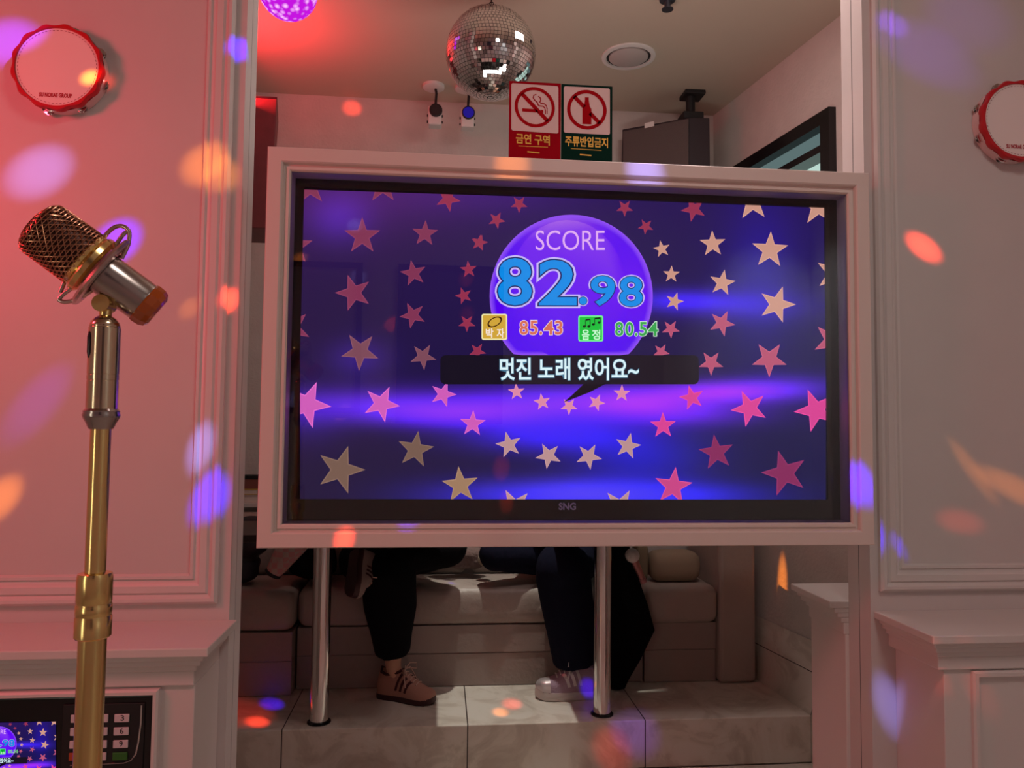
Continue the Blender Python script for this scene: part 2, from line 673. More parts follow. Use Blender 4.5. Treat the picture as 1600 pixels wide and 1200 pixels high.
obj('lower_pane', mb, emit('frosted_lit_pane', (186, 216, 206), 1.0), w1)

# ================================================================== television
STARS = [
    (566, 369, 28, 90), (664, 365, 20, 87), (748.5, 379.5, 12.5, 79), (646, 427, 20, 101), (732, 421, 13, 95), (552.5, 457.5, 28, 108),
    (724.5, 462, 13, 109), (645, 492.5, 20, 115), (729.5, 505, 13, 126), (562.5, 549, 29, 123), (661, 557, 20, 131), (746, 549, 13, 131),
    (480, 632, 36, 67), (596, 631, 28, 65), (692.5, 616, 20, 71), (807, 612, 13, 94), (738.5, 662, 20, 87), (649, 702.5, 28, 81),
    (532, 734, 37, 72), (795, 695, 20, 103), (719, 758, 28, 95), (804, 792, 28, 118), (847, 628, 13, 99), (889, 634.7, 13, 54),
    (932, 629, 13, 67), (971.5, 614.7, 13, 88), (1081, 621.5, 19, 104), (1036, 665, 20, 91), (1171, 638, 28, 114), (857, 712, 20, 118),
    (920, 713, 20, 61), (981, 697, 20, 77), (1119.5, 707, 27, 98), (1052, 760, 29, 83), (969, 792, 28, 60), (1083.7, 327, 19, 114),
    (1176, 316, 28, 93), (1279, 322, 30, 92), (1113.5, 381, 20, 92), (1203, 391, 28, 87), (1034, 389, 13, 101), (1009, 354, 12, 120),
    (1128.6, 442, 20, 80), (1049, 428.6, 13, 88), (1054, 471, 14, 73), (1214, 475.7, 28, 72), (1128, 505, 20, 65), (1048, 514, 14, 57),
    (1111, 567, 19, 54), (1202, 561, 27, 54), (1304, 427, 29, 76), (1300, 532, 29, 64), (1275, 641, 33, 112), (1226, 739.5, 35, 106),
    (484, 292, 28, 94), (598, 290, 27, 91), (700, 311, 19, 63), (811, 319, 13, 54), (776, 344, 13, 63), (750, 379, 12, 75), (460, 385, 28, 90),
    (456, 512, 29, 116), (976, 325, 13, 54), (1033, 550, 13, 60),
]
SX0, SX1 = 469.0, 1290.5


def screen_edges(px):
    t = (px - SX0) / (SX1 - SX0)
    return lerp(296.0, 322.5, t), lerp(779.5, 780.5, t)


BLOBS = [  # (x, y, sigma x, sigma y, sRGB-ish strength)
    (720, 648, 130, 20, (70, 20, 215)), (600, 632, 160, 26, (60, 22, 150)), (860, 628, 140, 26, (70, 20, 190)), (860, 680, 130, 26, (30, 14, 190)),
    (1130, 612, 95, 16, (115, 20, 210)), (1060, 645, 130, 22, (70, 10, 150)), (1230, 606, 90, 20, (50, 16, 120)), (1000, 625, 100, 22, (85, 20, 160)),
    (1060, 470, 80, 16, (28, 14, 150)), (1150, 478, 120, 24, (22, 10, 80)), (1000, 715, 110, 45, (8, 10, 120)), (1040, 775, 150, 22, (28, 24, 190)),
    (760, 775, 130, 26, (16, 14, 110)), (900, 770, 120, 24, (40, 30, 130)), (540, 305, 170, 70, (28, 8, 20)), (760, 300, 160, 40, (20, 8, 30)),
    (530, 340, 50, 40, (20, 10, 70)), (560, 560, 50, 30, (20, 10, 60)), (1190, 430, 60, 120, (4, 0, 60)), (480, 650, 60, 40, (16, 6, 60)),
]


def screen_rgb(px, py):
    t = (px - 470) / 820.0
    s = (py - 300) / 480.0
    c = [lerp(47, 36, t) - 16 * s, lerp(24, 22, t) - 2 * s, lerp(78, 90, t) - 20 * s]
    for (x, y, a, b, k) in BLOBS:
        g = math.exp(-((px - x) / a) ** 2 - ((py - y) / b) ** 2)
        for i in range(3):
            c[i] += g * k[i]
    return [max(0, min(255, v)) for v in c]


def star_rgb(px, py):
    t = (px - 470) / 820.0
    if 585 < py < 690:
        return (214, 96, 190) if px < 780 else ((226, 140, 170) if px < 1000 else (222, 66, 150))
    if py >= 690:
        if px < 690:
            return (120, 92, 80)
        if px < 760:
            return (162, 126, 98)
        if px < 1010:
            return (190, 146, 148)
        return (206, 70, 136) if px < 1090 else (136, 40, 92)
    if px < 700:
        return (132, 54, 86) if py < 520 else (128, 76, 92)
    if px < 1010 or py < 340 and px < 1120:
        return (152, 50, 80)
    if py > 490:
        return (188, 84, 116)
    return (208, 152, 134)


def bubble_rgb(px, py):
    c = [86, 2, 246]
    g = math.exp(-((px - 880) / 62) ** 2 - ((py - 345) / 48) ** 2)
    c = [c[0] + 60 * g, c[1] + 72 * g, c[2] - 10 * g]
    g = math.exp(-((px - 990) / 40) ** 2 - ((py - 450) / 60) ** 2)
    c[0] += 20 * g
    c[1] += 14 * g
    if py > 500:
        c[1] += 10 * (py - 500) / 60
    return c


def clip_poly(poly, fn):
    out = []
    for i, p in enumerate(poly):
        q = poly[(i + 1) % len(poly)]
        a, b = fn(p), fn(q)
        if a >= 0:
            out.append(p)
        if a * b < 0:
            t = a / (a - b)
            out.append((lerp(p[0], q[0], t), lerp(p[1], q[1], t)))
    return out


def attr_mesh(name, verts, faces, cols, parent, m):
    me = bpy.data.meshes.new(name)
    me.from_pydata(verts, [], faces)
    ca = me.color_attributes.new('picture', 'FLOAT_COLOR', 'POINT')
    for i, c in enumerate(cols):
        ca.data[i].color = lin(c)
    return link(name, me, m, parent)


M_PIC = emit_attr('screen_picture')


def build_picture(to, parent, fine=True):
    """the score picture. to(px, py, layer) -> point on the panel"""
    nx, ny = (110, 66) if fine else (50, 30)
    vs, cs, fs = [], [], []
    for j in range(ny + 1):
        for i in range(nx + 1):
            px = lerp(SX0, SX1, i / nx)
            ya, yb = screen_edges(px)
            py = lerp(ya, yb, j / ny)
            vs.append(to(px, py, 0))
            cs.append(screen_rgb(px, py))
    for j in range(ny):
        for i in range(nx):
            a = j * (nx + 1) + i
            fs.append((a, a + 1, a + nx + 2, a + nx + 1))
    scr = attr_mesh('screen', vs, fs, cs, parent, M_PIC)
    # stars
    vs, cs, fs = [], [], []
    for (x, y, r, rot) in STARS:
        if fine:
            vs, cs, fs = [], [], []
        for layer, rr in ((1, r * 1.06), (2, r * 0.93)):
            P = []
            for k in range(10):
                a = math.radians(rot + 36 * k)
                q = rr if k % 2 == 0 else rr * 0.40
                P.append((x + q * math.cos(a), y - q * math.sin(a)))
            # split into five kites so that clipping stays simple
            for k in range(0, 10, 2):
                Q = [(x, y), P[k - 1], P[k], P[(k + 1) % 10]]
                Q = clip_poly(Q, lambda p: p[0] - SX0)
                Q = clip_poly(Q, lambda p: SX1 - p[0]) if len(Q) > 2 else Q
                Q = clip_poly(Q, lambda p: p[1] - screen_edges(p[0])[0]) if len(Q) > 2 else Q
                Q = clip_poly(Q, lambda p: screen_edges(p[0])[1] - p[1]) if len(Q) > 2 else Q
                if len(Q) < 3:
                    continue
                n = len(vs)
                c = star_rgb(x, y)
                if layer == 1:
                    c = [min(255, v * 1.08 + 8) for v in c]
                for p in Q:
                    vs.append(to(p[0], p[1], layer))
                    cs.append(c)
                fs.append(list(range(n, n + len(Q))))
        if fine and fs:
            attr_mesh('star', vs, fs, cs, scr, M_PIC)
    if not fine:
        attr_mesh('star_pattern', vs, fs, cs, scr, M_PIC)
    # score bubble: a disc cut by the caption bar
    cx, cy, R = 892.5, 463.0, 127.5
    vs, cs, fs = [to(cx, cy, 4)], [bubble_rgb(cx, cy)], []
    na, nr = 72, 14
    for a in range(na):
        t = 2 * math.pi * a / na
        dx, dy = math.cos(t), -math.sin(t)
        rr = R
        if dy > 0 and dy * R > 92:
            rr = 92 / dy
        for k in range(1, nr + 1):
            q = rr * k / nr
            px, py = cx + dx * q, cy + dy * q
            c = bubble_rgb(px, py)
            if k == nr:
                c = [150, 84, 250]
            vs.append(to(px, py, 4))
            cs.append(c)
    for a in range(na):
        b = (a + 1) % na
        fs.append((0, 1 + a * nr, 1 + b * nr))
        for k in range(nr - 1):
            fs.append((1 + a * nr + k, 1 + a * nr + k + 1, 1 + b * nr + k + 1, 1 + b * nr + k))
    # glossy lobe inside the bubble and its tail
    n = len(vs)
    for p in disc_pts(886, 452, 92, 108, 40):
        vs.append(to(p[0], p[1], 5))
        c = bubble_rgb(*p)
        g = max(0.0, min(1.0, (430 - p[1]) / 100))
        cs.append([c[0] + 22 * g + 4, c[1] + 26 * g + 3, c[2]])
    fs.append(list(range(n, n + 40)))
    n = len(vs)
    for p in ((912, 600), (946, 600), (921, 613), (880, 629), (893, 618)):
        vs.append(to(p[0], p[1], 3))
        cs.append((16, 8, 24))
    fs.append(list(range(n, n + 5)))
    attr_mesh('score_bubble', vs, fs, cs, scr, M_PIC)
    # caption bar
    vs, cs = [], []
    for p in rrect(688, 1092, 555, 600.5, 8):
        vs.append(to(p[0], p[1], 6))
        cs.append((26, 19, 34))
    attr_mesh('caption_bar', vs, [list(range(len(vs)))], cs, scr, M_PIC)

    def L(name, mname, rgb, fn):
        mb = MB()
        fn(mb)
        return obj(name, mb, emit(mname, rgb), scr)

    def tx(mb, body, box, layer, bold=0.0, base=None):
        text_px(mb, body, *box, 0, bold, base, to=lambda px, py: to(px, py, layer))
    L('heading', 'text_lilac', (232, 178, 252), lambda mb: tx(mb, 'SCORE', (837, 945, 360, 391), 8, -0.004))
    big = [('8', (778, 831, 403, 477)), ('2', (842, 901, 406, 477)), ('.', (905, 917, 464, 476)), ('9', (923, 961, 431, 478)), ('8', (968, 1004, 432, 479))]
    for nm, mname, rgb, layer, bold in (('score_outline_lettering', 'text_pale', (206, 190, 255), 8, 0.062), ('score_edge_lettering', 'text_navy', (28, 24, 96), 9, 0.036),
                                        ('score_lettering', 'text_blue', (14, 142, 236), 10, 0.018)):
        mb = MB()
        for ch, box in big:
            tx(mb, ch, box, layer, bold if ch != '.' else bold * 0.6, 0.018 if ch != '.' else 0.0108)
        obj(nm, mb, emit(mname, rgb), scr)
    for nm, mname, rgb, layer, bold in (('number_outline', 'text_white', (250, 226, 224), 8, 0.05), ('beat_number', 'text_salmon', (222, 110, 88), 9, 0.018)):
        L(nm, mname, rgb, lambda mb: [tx(mb, ch, (x, x + w, y0, 523), layer, bold, 0.018) for ch, x, w, y0 in
                                      (('8', 812, 13, 501), ('5', 828, 12, 501), ('.', 843, 4, 518), ('4', 850, 15, 501), ('3', 867, 12, 501))])
    for nm, mname, rgb, layer, bold in (('number_outline', 'text_white2', (222, 244, 226), 8, 0.05), ('pitch_number', 'text_green', (52, 168, 78), 9, 0.018)):
        L(nm, mname, rgb, lambda mb: [tx(mb, ch, (x, x + w, y0, 525), layer, bold, 0.018) for ch, x, w, y0 in
                                      (('8', 961, 13, 503), ('0', 977, 13, 503), ('.', 992, 4, 520), ('5', 999, 12, 503), ('4', 1013, 15, 503))])
    L('beat_icon_edge', 'icon_pale', (250, 240, 176), lambda mb: poly_px(mb, rrect(752.5, 792.5, 490.5, 531, 3), 0, lambda a, b: to(a, b, 7)))
    L('beat_icon', 'icon_yellow', (216, 170, 62), lambda mb: poly_px(mb, rrect(754.5, 790.5, 492.5, 529, 2), 0, lambda a, b: to(a, b, 8)))
    L('pitch_icon_edge', 'icon_mint', (120, 250, 150), lambda mb: poly_px(mb, rrect(903.5, 942.5, 493, 533.5, 3), 0, lambda a, b: to(a, b, 7)))
    L('pitch_icon', 'icon_green', (22, 196, 62), lambda mb: poly_px(mb, rrect(905.5, 940.5, 495, 531.5, 2), 0, lambda a, b: to(a, b, 8)))

    def tamb(mb):
        c, s = math.cos(0.5), math.sin(0.5)
        vs = []
        for i in range(25):
            a = 2 * math.pi * i / 24
            for r in (1.0, 0.78):
                u, w = 12.5 * r * math.cos(a), 7.0 * r * math.sin(a)
                vs.append(to(773 + u * c - w * s, 503 - u * s - w * c, 9))
        mb.add(vs, [(2 * i, 2 * i + 1, 2 * i + 3, 2 * i + 2) for i in range(24)])
    L('beat_symbol', 'icon_dark', (60, 30, 14), tamb)

    def notes(mb):
        T = lambda a, b: to(a, b, 9)
        for x, y in ((913, 510), (920, 510), (927, 507), (936, 504)):
            poly_px(mb, disc_pts(x, y, 2.4, 1.9, 10), 0, T)
        for x, y0, y1 in ((915, 500, 510), (922, 499, 510), (929, 498, 507), (938, 497, 504)):
            stroke_px(mb, [(x, y0), (x, y1)], 1.2, 0, T)
        stroke_px(mb, [(915, 500), (922, 499)], 2.4, 0, T)
        stroke_px(mb, [(929, 498), (938, 497)], 2.4, 0, T)
    L('pitch_symbol', 'icon_black', (8, 30, 12), notes)
    L('icon_text', 'text_cream', (255, 238, 226), lambda mb: (tx(mb, '박', (759, 771, 513, 528), 9, 0.02), tx(mb, '자', (776, 788, 513, 528), 9, 0.02)))
    L('icon_text', 'text_mintw', (206, 255, 214), lambda mb: (tx(mb, '음', (909, 921, 515, 531), 9, 0.02), tx(mb, '정', (925, 938, 515, 531), 9, 0.02)))
    L('caption_glow', 'text_cyan', (70, 120, 150), lambda mb: tx(mb, '멋진 노래 였어요~', (781, 998, 559, 594), 7, 0.045, 0.016))
    L('caption', 'text_capwhite', (226, 250, 255), lambda mb: tx(mb, '멋진 노래 였어요~', (781, 998, 559, 594), 8, 0.016, 0.016))
    return scr


FX0, FX1, FZ0, FZ1 = -0.389, 1.009, 1.028, 1.907
FY = 1.66
tv = thing('television', 'large television in a deep white box frame showing a karaoke score on starry purple', 'television', ((FX0 + FX1) / 2, 1.70, FZ0))
mb = MB()
sweep_rect(mb, FX0, FX1, FZ0, FZ1, [(0, 1.80), (0, FY + .002), (0.002, FY), (0.030, FY), (0.033, FY + .003), (0.035, FY + .012), (0.039, FY + .012), (0.041, FY + .008), (0.047, FY + .008),
                                    (0.050, FY + .012), (0.052, FY + .075)])
obj('outer_frame', mb, M_FRAME, tv)
obj('wall_bracket', MB().box(.80, XJR + .004, 1.783, 1.799, 1.40, 1.50), M_MATTE, tv)
obj('back_panel', MB().box(FX0 + .01, FX1 - .01, 1.765, 1.797, FZ0 + .01, FZ1 - .01), M_MATTE, tv)
YS = 1.722
bz = MB()
c4 = [PY(471, 296, YS), PY(1289, 322.5, YS), PY(468, 779.5, YS), PY(1290.5, 780.5, YS)]
ix0, ix1 = (c4[0].x + c4[2].x) / 2, (c4[1].x + c4[3].x) / 2
iz0, iz1 = (c4[2].z + c4[3].z) / 2, (c4[0].z + c4[1].z) / 2
bx0, bx1, bz0, bz1 = FX0 + .0515, FX1 - .0515, FZ0 + .0515, FZ1 - .0515
rings = []
for (d0, y) in ((0, 1.762), (0, YS - .006), (1, YS - .006), (1, YS + .002)):
    if d0 == 0:
        rings.append([Vector((bx0, y, bz0)), Vector((bx1, y, bz0)), Vector((bx1, y, bz1)), Vector((bx0, y, bz1))])
    else:
        rings.append([Vector((ix0, y, iz0)), Vector((ix1, y, iz0)), Vector((ix1, y, iz1)), Vector((ix0, y, iz1))])
bz.loft(rings, cap=False)
bezel = obj('bezel', bz, mat('glossy_black_bezel', (12, 9, 12), 0.18), tv)
mb = MB()
text_px(mb, 'SNG', 873, 900, 785.5, 797, YS - .0066, 0.035)
obj('maker_lettering', mb, mat('grey_print', (232, 222, 218), 0.6), bezel)


def tv_pt(px, py, layer):
    return PY(px, py, YS - 0.0003 * layer)


build_picture(tv_pt, tv)
mb = MB()
mb.box(FX0 + .0475, FX1 - .0475, FY + .016, FY + .019, FZ0 + .0475, FZ1 - .0475)
obj('front_glass', mb, clear_pane('television_glass', 0.0), tv)

# ------------------------------------------------------------------ the two signs standing on the frame
YSG = 1.790


def sign(name, label, px0, px1, y0l, y0r, rgb, panel, text, tbox, pict, trgb, mats, line, foot):
    slope = (y0r - y0l) / (px1 - px0)
    root = thing(name, label, 'sign', PY((px0 + px1) / 2, 246, YSG), 'prohibition signs on the television frame')
    a, b = PY(px0, y0l, YSG), PY(px1, y0r, YSG)
    mb = MB().box(a.x, b.x, YSG, YSG + 0.004, FZ1 + 0.0005, (a.z + b.z) / 2)
    obj('board', mb, mats, root, bevel=0.0008)
    mb = MB()
    pts = rrect(*panel, 3)
    poly_px(mb, [(x, y + slope * (x - px0)) for x, y in pts], YSG - .0006)
    obj('white_panel', mb, mat('sign_white', (226, 200, 196), 0.5), root)
    mb = MB()
    pict(mb, slope)
    obj('pictogram', mb, mat('sign_red', (172, 10, 24), 0.8, spec=0.1), root)
    mb = MB()
    text_px(mb, text, *tbox, YSG - .0006, 0.028, slope=slope)
    stroke_px(mb, [(line[0], line[2]), (line[1], line[3])], 0.9, YSG - .0006)
    stroke_px(mb, [(foot[0], foot[2]), (foot[1], foot[3])], 2.0, YSG - .0006)
    obj('lettering', mb, mat('sign_yellow', trgb, 0.5), root)
    return root


def no_smoking(mb, s):
    T = lambda x, y: PY(x, y + s * (x - 836), YSG - .0012)
    ring_px(mb, 835.5, 167.5, 26.5, 31.5, 0, T)
    stroke_px(mb, [(835.5 - 20, 167.5 - 20), (835.5 + 20, 167.5 + 20)], 6, 0, T)
    poly_px(mb, [(816, 170.5), (816, 175.5), (842, 175.5), (838, 170.5)], 0, T)
    poly_px(mb, [(844, 171), (848, 175.5), (849, 175.5), (849, 171)], 0, T)
    for x in (851.5, 854.2):
        poly_px(mb, [(x, 171), (x + 1.4, 171), (x + 1.4, 177), (x, 177)], 0, T)
    stroke_px(mb, [(838, 147), (834, 149), (833, 153), (836, 157), (840, 160), (840, 163), (843, 165), (848, 165), (851, 167), (852, 171)], 1.6, 0, T)
    stroke_px(mb, [(841, 150), (844, 152), (845, 156), (843.5, 159), (845, 161), (850, 161), (854, 164), (855, 170)], 1.6, 0, T)


def no_bottle(mb, s):
    T = lambda x, y: PY(x, y + s * (x - 917), YSG - .0012)
    ring_px(mb, 917, 171.5, 25.5, 31, 0, T)
    stroke_px(mb, [(917 - 20, 171.5 - 20), (917 - 4, 171.5 - 4)], 6, 0, T)
    stroke_px(mb, [(917 + 5, 171.5 + 5), (917 + 20, 171.5 + 20)], 6, 0, T)
    poly_px(mb, [(914, 152), (920, 152), (920, 157), (921.5, 166), (924, 170), (924, 194), (910, 194), (910, 170), (912.5, 166), (914, 157)], 0, T)


sign('no_smoking_sign', 'red no smoking sign with a crossed cigarette, standing on the television frame', 796, 876.5, 125.5, 131, None,
     (799, 872.5, 129.5, 203.5), '금연 구역', (806, 859, 208, 224), no_smoking, (236, 196, 60), mat('sign_board_red', (160, 4, 28), 0.8, spec=0.1), None and 0 or (810, 856, 228, 230), (824, 843, 237, 239))
sign('no_alcohol_sign', 'green no drinks sign with a crossed bottle, standing on the television frame', 877.5, 957, 131, 135, None,
     (881, 953, 134.5, 207), '주류반입금지', (883, 950, 212, 228), no_bottle, (240, 204, 80), mat('sign_board_green', (4, 46, 36), 0.8, spec=0.1), (892, 940, 232, 235), (906, 924, 241.5, 243))

# ------------------------------------------------------------------ tambourines on the panels
def tambourine(label, cx, cy, r, tilt):
    c = PY(cx, cy, 1.736)
    R = (PY(cx + r, cy, 1.736) - PY(cx - r, cy, 1.736)).length / 2
    root = thing('tambourine', label, 'tambourine', (c.x, YW, c.z), 'tambourines on the panelled walls')
    ax = Vector((0, 1, 0))
    mb = MB()
    mb.lathe(c + Vector((0, 0.006, 0)), ax, [(0, R * .97), (0.027, R * .96), (0.027, R * .92), (0, R * .93)], 56, cap=False)
    shell = obj('shell', mb, mat('clear_pink_plastic', (226, 196, 194), 0.25), root, smooth=40)
    # scalloped red rim
    n = 120
    rings = []
    for (y, k) in ((0.008, 0.97), (-0.004, 0.985), (-0.008, 0.96), (-0.008, 0.90), (-0.002, 0.885)):
        ring = []
        for i in range(n):
            a = 2 * math.pi * i / n
            rr = R * k * (1 + (0.024 * math.cos(13 * a + tilt) if k > 0.95 else 0))
            ring.append(c + Vector((rr * math.cos(a), y, rr * math.sin(a))))
        rings.append(ring)
    mb = MB()
    mb.loft(rings, cap=False)
    obj('rim', mb, M_RED, root, smooth=50)
    mb = MB()
    mb.lathe(c + Vector((0, -0.004, 0)), ax, [(0, R * .9), (0.003, R * .9)], 64)
    head = obj('drum_head', mb, mat('drum_skin', (238, 222, 218), 0.5), root, smooth=30)
    mb = MB()
    for k in range(64):
        a0, a1 = 2 * math.pi * k / 64, 2 * math.pi * (k + .55) / 64
        vs = []
        for a in (a0, a1):
            for rr in (R * .838, R * .85):
                vs.append(c + Vector((rr * math.cos(a), -0.0046, rr * math.sin(a))))
        mb.add(vs, [(0, 1, 3, 2)])
    obj('dashed_ring_print', mb, mat('grey_dash', (150, 96, 100), 0.6), head)
    mb = MB()
    s = 0.42 * R
    yy = c.y - 0.0046
    vs, fs = text_polys('SU NORAE GROUP', 0.045)
    a0, a1 = min(v.x for v in vs), max(v.x for v in vs)
    b0, b1 = min(v.y for v in vs), max(v.y for v in vs)
    w = R * .70
    mb.add([Vector((c.x - w / 2 - R * .01 + (v.x - a0) / (a1 - a0) * w, yy, c.z - R * .70 + (v.y - b0) / (b1 - b0) * R * .10)) for v in vs], fs)
    obj('lettering', mb, mat('red_print', (168, 16, 44), 0.6), head)
    for k in range(8):
        a = 2 * math.pi * (k + .5) / 8 + tilt * .2
        d = Vector((math.cos(a), 0, math.sin(a)))
        mb = MB()
        t = Vector((-d.z, 0, d.x))
        for off in (-.004, .004):
            p = c + d * (R * .925) + Vector((0, .020, 0))
            mb.lathe(p + Vector((0, off - .002, 0)), ax, [(-.0015, R * .07), (-.0005, R * .125), (.0005, R * .125), (.0015, R * .07)], 20)
        obj('jingle', mb, M_CHROME, root, smooth=30)
    mb = MB()
    mb.tube([Vector((c.x + .0, YW, c.z + R * .9)), Vector((c.x, YW - .02, c.z + R * .9)), Vector((c.x, YW - .022, c.z + R * .93))], .003, 8)
    obj('hook', mb, M_CHROME, root, smooth=40)
    return root


tambourine('red rimmed tambourine glowing red on the wall above the gold microphone', 91, 106, 73, 0.6)
tambourine('red rimmed white tambourine hung on the dim grey wall, cut by the picture edge', 1591, 189, 60, 0.2)

# ------------------------------------------------------------------ microphone on its stand
YMC = 1.0


def mpx(px, py, Y=YMC):
    return PY(px, py, Y)


K = 1.0 / F
stand = thing('microphone_stand', 'gold upright microphone stand in front of the red lit wall', 'microphone stand', (mpx(163, 560).x, YMC, 0))
sx = mpx(162, 560).x


def zz(px, py):
    return mpx(px, py).z


mb = MB()
mb.lathe((sx, YMC, 0.0), (0, 0, 1), [(0, .13), (.006, .135), (.014, .13), (.02, .05), (.03, .03), (.05, .026), (.07, .018)], 48)
obj('base', mb, M_GOLD, stand, smooth=40)
mb = MB()
r1 = 19.0 * K
mb.lathe((sx, YMC, 0.06), (0, 0, 1), [(0, r1), (zz(144, 996) - .06, r1)], 32)
obj('lower_tube', mb, M_GOLD, stand, smooth=40)
mb = MB()
zb, zt = zz(145, 996), zz(147, 894)
mb.lathe((sx, YMC, zb), (0, 0, 1), [(0, .0195), (.002, .0213), (.026, .0213), (.027, .0205), (.029, .0205), (.030, .0210), (.041, .0210), (.042, .0202), (.044, .0202), (.045, .0207),
                                    (zt - zb - .006, .0207), (zt - zb - .001, .0195), (zt - zb, .0155)], 32)
obj('clutch_collar', mb, M_GOLD, stand, smooth=40)
mb = MB()
z2 = zz(158, 668)
mb.lathe((sx, YMC, zt - .01), (0, 0, 1), [(0, .0122), (z2 - zt + .012, .0122)], 32)
obj('upper_tube', mb, M_GOLD, stand, smooth=40)
mb = MB()
z3 = zz(160, 640)
mb.lathe((sx, YMC, z2 - .002), (0, 0, 1), [(0, .014), (.004, .016), (.007, .017), (.014, .021), (.018, .0222), (.021, .021), (.023, .0215), (.026, .0185)], 32)
obj('ring_collar', mb, M_GREYMET, stand, smooth=40)
mb = MB()
z4 = zz(163, 492)
L = z4 - z3
mb.lathe((sx, YMC, z3), (0, 0, 1), [(0, .0185), (L * .30, .0185), (L * .302, .0178), (L * .31, .0178), (L * .312, .0187), (L * .36, .0187), (L * .362, .018), (L * .37, .018), (L * .372, .0187),
                                    (L * .86, .0187), (L * .865, .0178), (L * .88, .0182), (L * .92, .0165), (L * .96, .013), (L * .99, .008)], 32)
grip = obj('handle_grip', mb, mat('pale_gold_metal', (214, 196, 164), 0.2, 1.0), stand, smooth=40)
mb = MB()
p0, p1 = mpx(143, 518, YMC - .012), mpx(142, 559, YMC - .012)
mb.tube([p0, lerp(p0, p1, .2), lerp(p0, p1, .8), p1], [.0035, .0048, .0048, .0035], 12)
obj('switch', mb, M_BLACK, grip, smooth=50)
mb = MB()
p0 = Vector((sx, YMC, z4 - .004))
p1 = mpx(166, 473)
mb.lathe(p0, (p1 - p0), [(0, .0075), ((p1 - p0).length, .0075)], 20)
mb.lathe(p1 + Vector((-.002, 0, -.002)), (0, -1, 0), [(-.012, .011), (.012, .011)], 24)
obj('swivel_neck', mb, M_GOLD, stand, smooth=40)

axis = (mpx(92, 377, YMC - .02) - mpx(226, 474, YMC + .02)).normalized()
MO = mpx(158, 424)                                   # centre of the shock ring
mic = thing('microphone', 'studio microphone with bronze mesh head and amber tail, tilted on the gold stand', 'microphone', MO)
mb = MB()
mb.lathe(MO, axis, [(.006, .036), (.010, .041), (.016, .041), (.020, .037), (.024, .039), (.028, .036)], 48)
obj('grille_collar', mb, M_GOLD, mic, smooth=35)
# mesh head: a solid dark core wrapped in a woven wire net
def head_r(t):
    return .0385 - .002 * t if t < .8 else .0369 * math.sqrt(max(0.02, 1 - ((t - .8) / .215) ** 2))
HL = .072
mb = MB()
mb.lathe(MO + axis * .022, axis, [(HL * t / 20, head_r(t / 20) - .0015) for t in range(21)], 40)
head = obj('grille_core', mb, mat('bronze_grille_inside', (66, 42, 36), 0.45, 0.8), mic, smooth=60)
u = axis.orthogonal().normalized()
w = axis.cross(u)
mb = MB()
for s in (-1, 1):
    for k in range(26):
        pts = []
        for t in range(15):
            a = 2 * math.pi * (k / 26.0 + s * t / 14 * .30)
            r = head_r(t / 14)
            pts.append(MO + axis * (.022 + HL * t / 14) + (u * math.cos(a) + w * math.sin(a)) * r)
        mb.tube(pts, .0007, 4, cap=False)
for k in range(16):
    t = (k + .5) / 16
    mb.torus(MO + axis * (.022 + HL * t), axis, head_r(t), .0007, 36, 4)
obj('wire_net', mb, mat('bronze_wire', (190, 134, 104), 0.28, 1.0), mic, smooth=60)
mb = MB()
mb.lathe(MO, axis, [(-.004, .0315), (-.004, .052), (-.001, .0545), (.002, .052), (.002, .0315)], 56, cap=False)
obj('shock_ring', mb, mat('pale_ring', (206, 184, 176), 0.25, 0.9), mic, smooth=35)
# two wire loops that hold the ring


def bez(a, b, c, d, n=14):
    return [a * (1 - t) ** 3 + b * 3 * t * (1 - t) ** 2 + c * 3 * t * t * (1 - t) + d * t ** 3 for t in [i / n for i in range(n + 1)]]


for pts in ([(162, 372), (175, 352), (192, 346), (202, 362)], [(202, 362), (204, 380), (196, 392), (190, 404)], [(178, 392), (184, 376), (194, 362), (200, 362)],
            [(92, 468), (98, 476), (118, 472), (146, 452)], [(92, 468), (96, 460), (116, 446), (136, 440)], [(94, 457), (98, 448), (101, 440), (105, 429)]):
    q = [mpx(*p) for p in pts]
    mb = MB()
    mb.tube(bez(*q), .0028, 8)
    obj('wire_loop', mb, mat('pale_ring', (0, 0, 0)), mic, smooth=60)
mb = MB()
mb.lathe(MO, axis, [(-.062, .0268), (-.058, .0275), (-.003, .0275), (-.002, .0265)], 40)
obj('body', mb, M_GREYMET, mic, smooth=40)
mb = MB()
mb.lathe(MO, axis, [(-.083, .020), (-.080, .026), (-.074, .029), (-.064, .0295), (-.0615, .0285)], 14)
m = mat('amber_resin', (170, 74, 10), 0.15, coat=0.6)
obj('amber_tail', mb, m, mic, smooth=20)

# ------------------------------------------------------------------ song selector panel set in the left cabinet
YD = 1.588
kp = thing('song_selector', 'black karaoke control panel with small screen and number keys in the white cabinet', 'control panel', PY(110, 1200, YD))
xr_, zt_ = PY(238, 1110, YD).x, PY(110, 1089, YD).z
obj('housing', MB().box(-1.10, xr_, YD, 1.602, .52, zt_), M_BLACK, kp, bevel=0.003)
mb = MB()
sweep_rect(mb, -1.11, xr_ + .012, .51, zt_ + .012, [(0, 1.602), (0, 1.585), (.004, 1.582), (.010, 1.582), (.0115, 1.586)])
obj('surround', mb, M_PAINT, kp)
obj('keypad_plate', MB().box(PY(98, 1140, YD).x, PY(226, 1140, YD).x, YD - .003, YD, PY(150, 1212, YD).z, PY(150, 1099, YD).z), M_MATTE, kp, bevel=0.003)
mb = MB()
pts = [PY(x, y, YD - .004) for x, y in ((221, 1102), (220, 1130), (216, 1160), (212, 1178), (205, 1188), (194, 1192), (160, 1194), (110, 1196))]
mb.tube(pts, .0016, 6)
obj('chrome_line', mb, M_CHROME, kp, smooth=50)
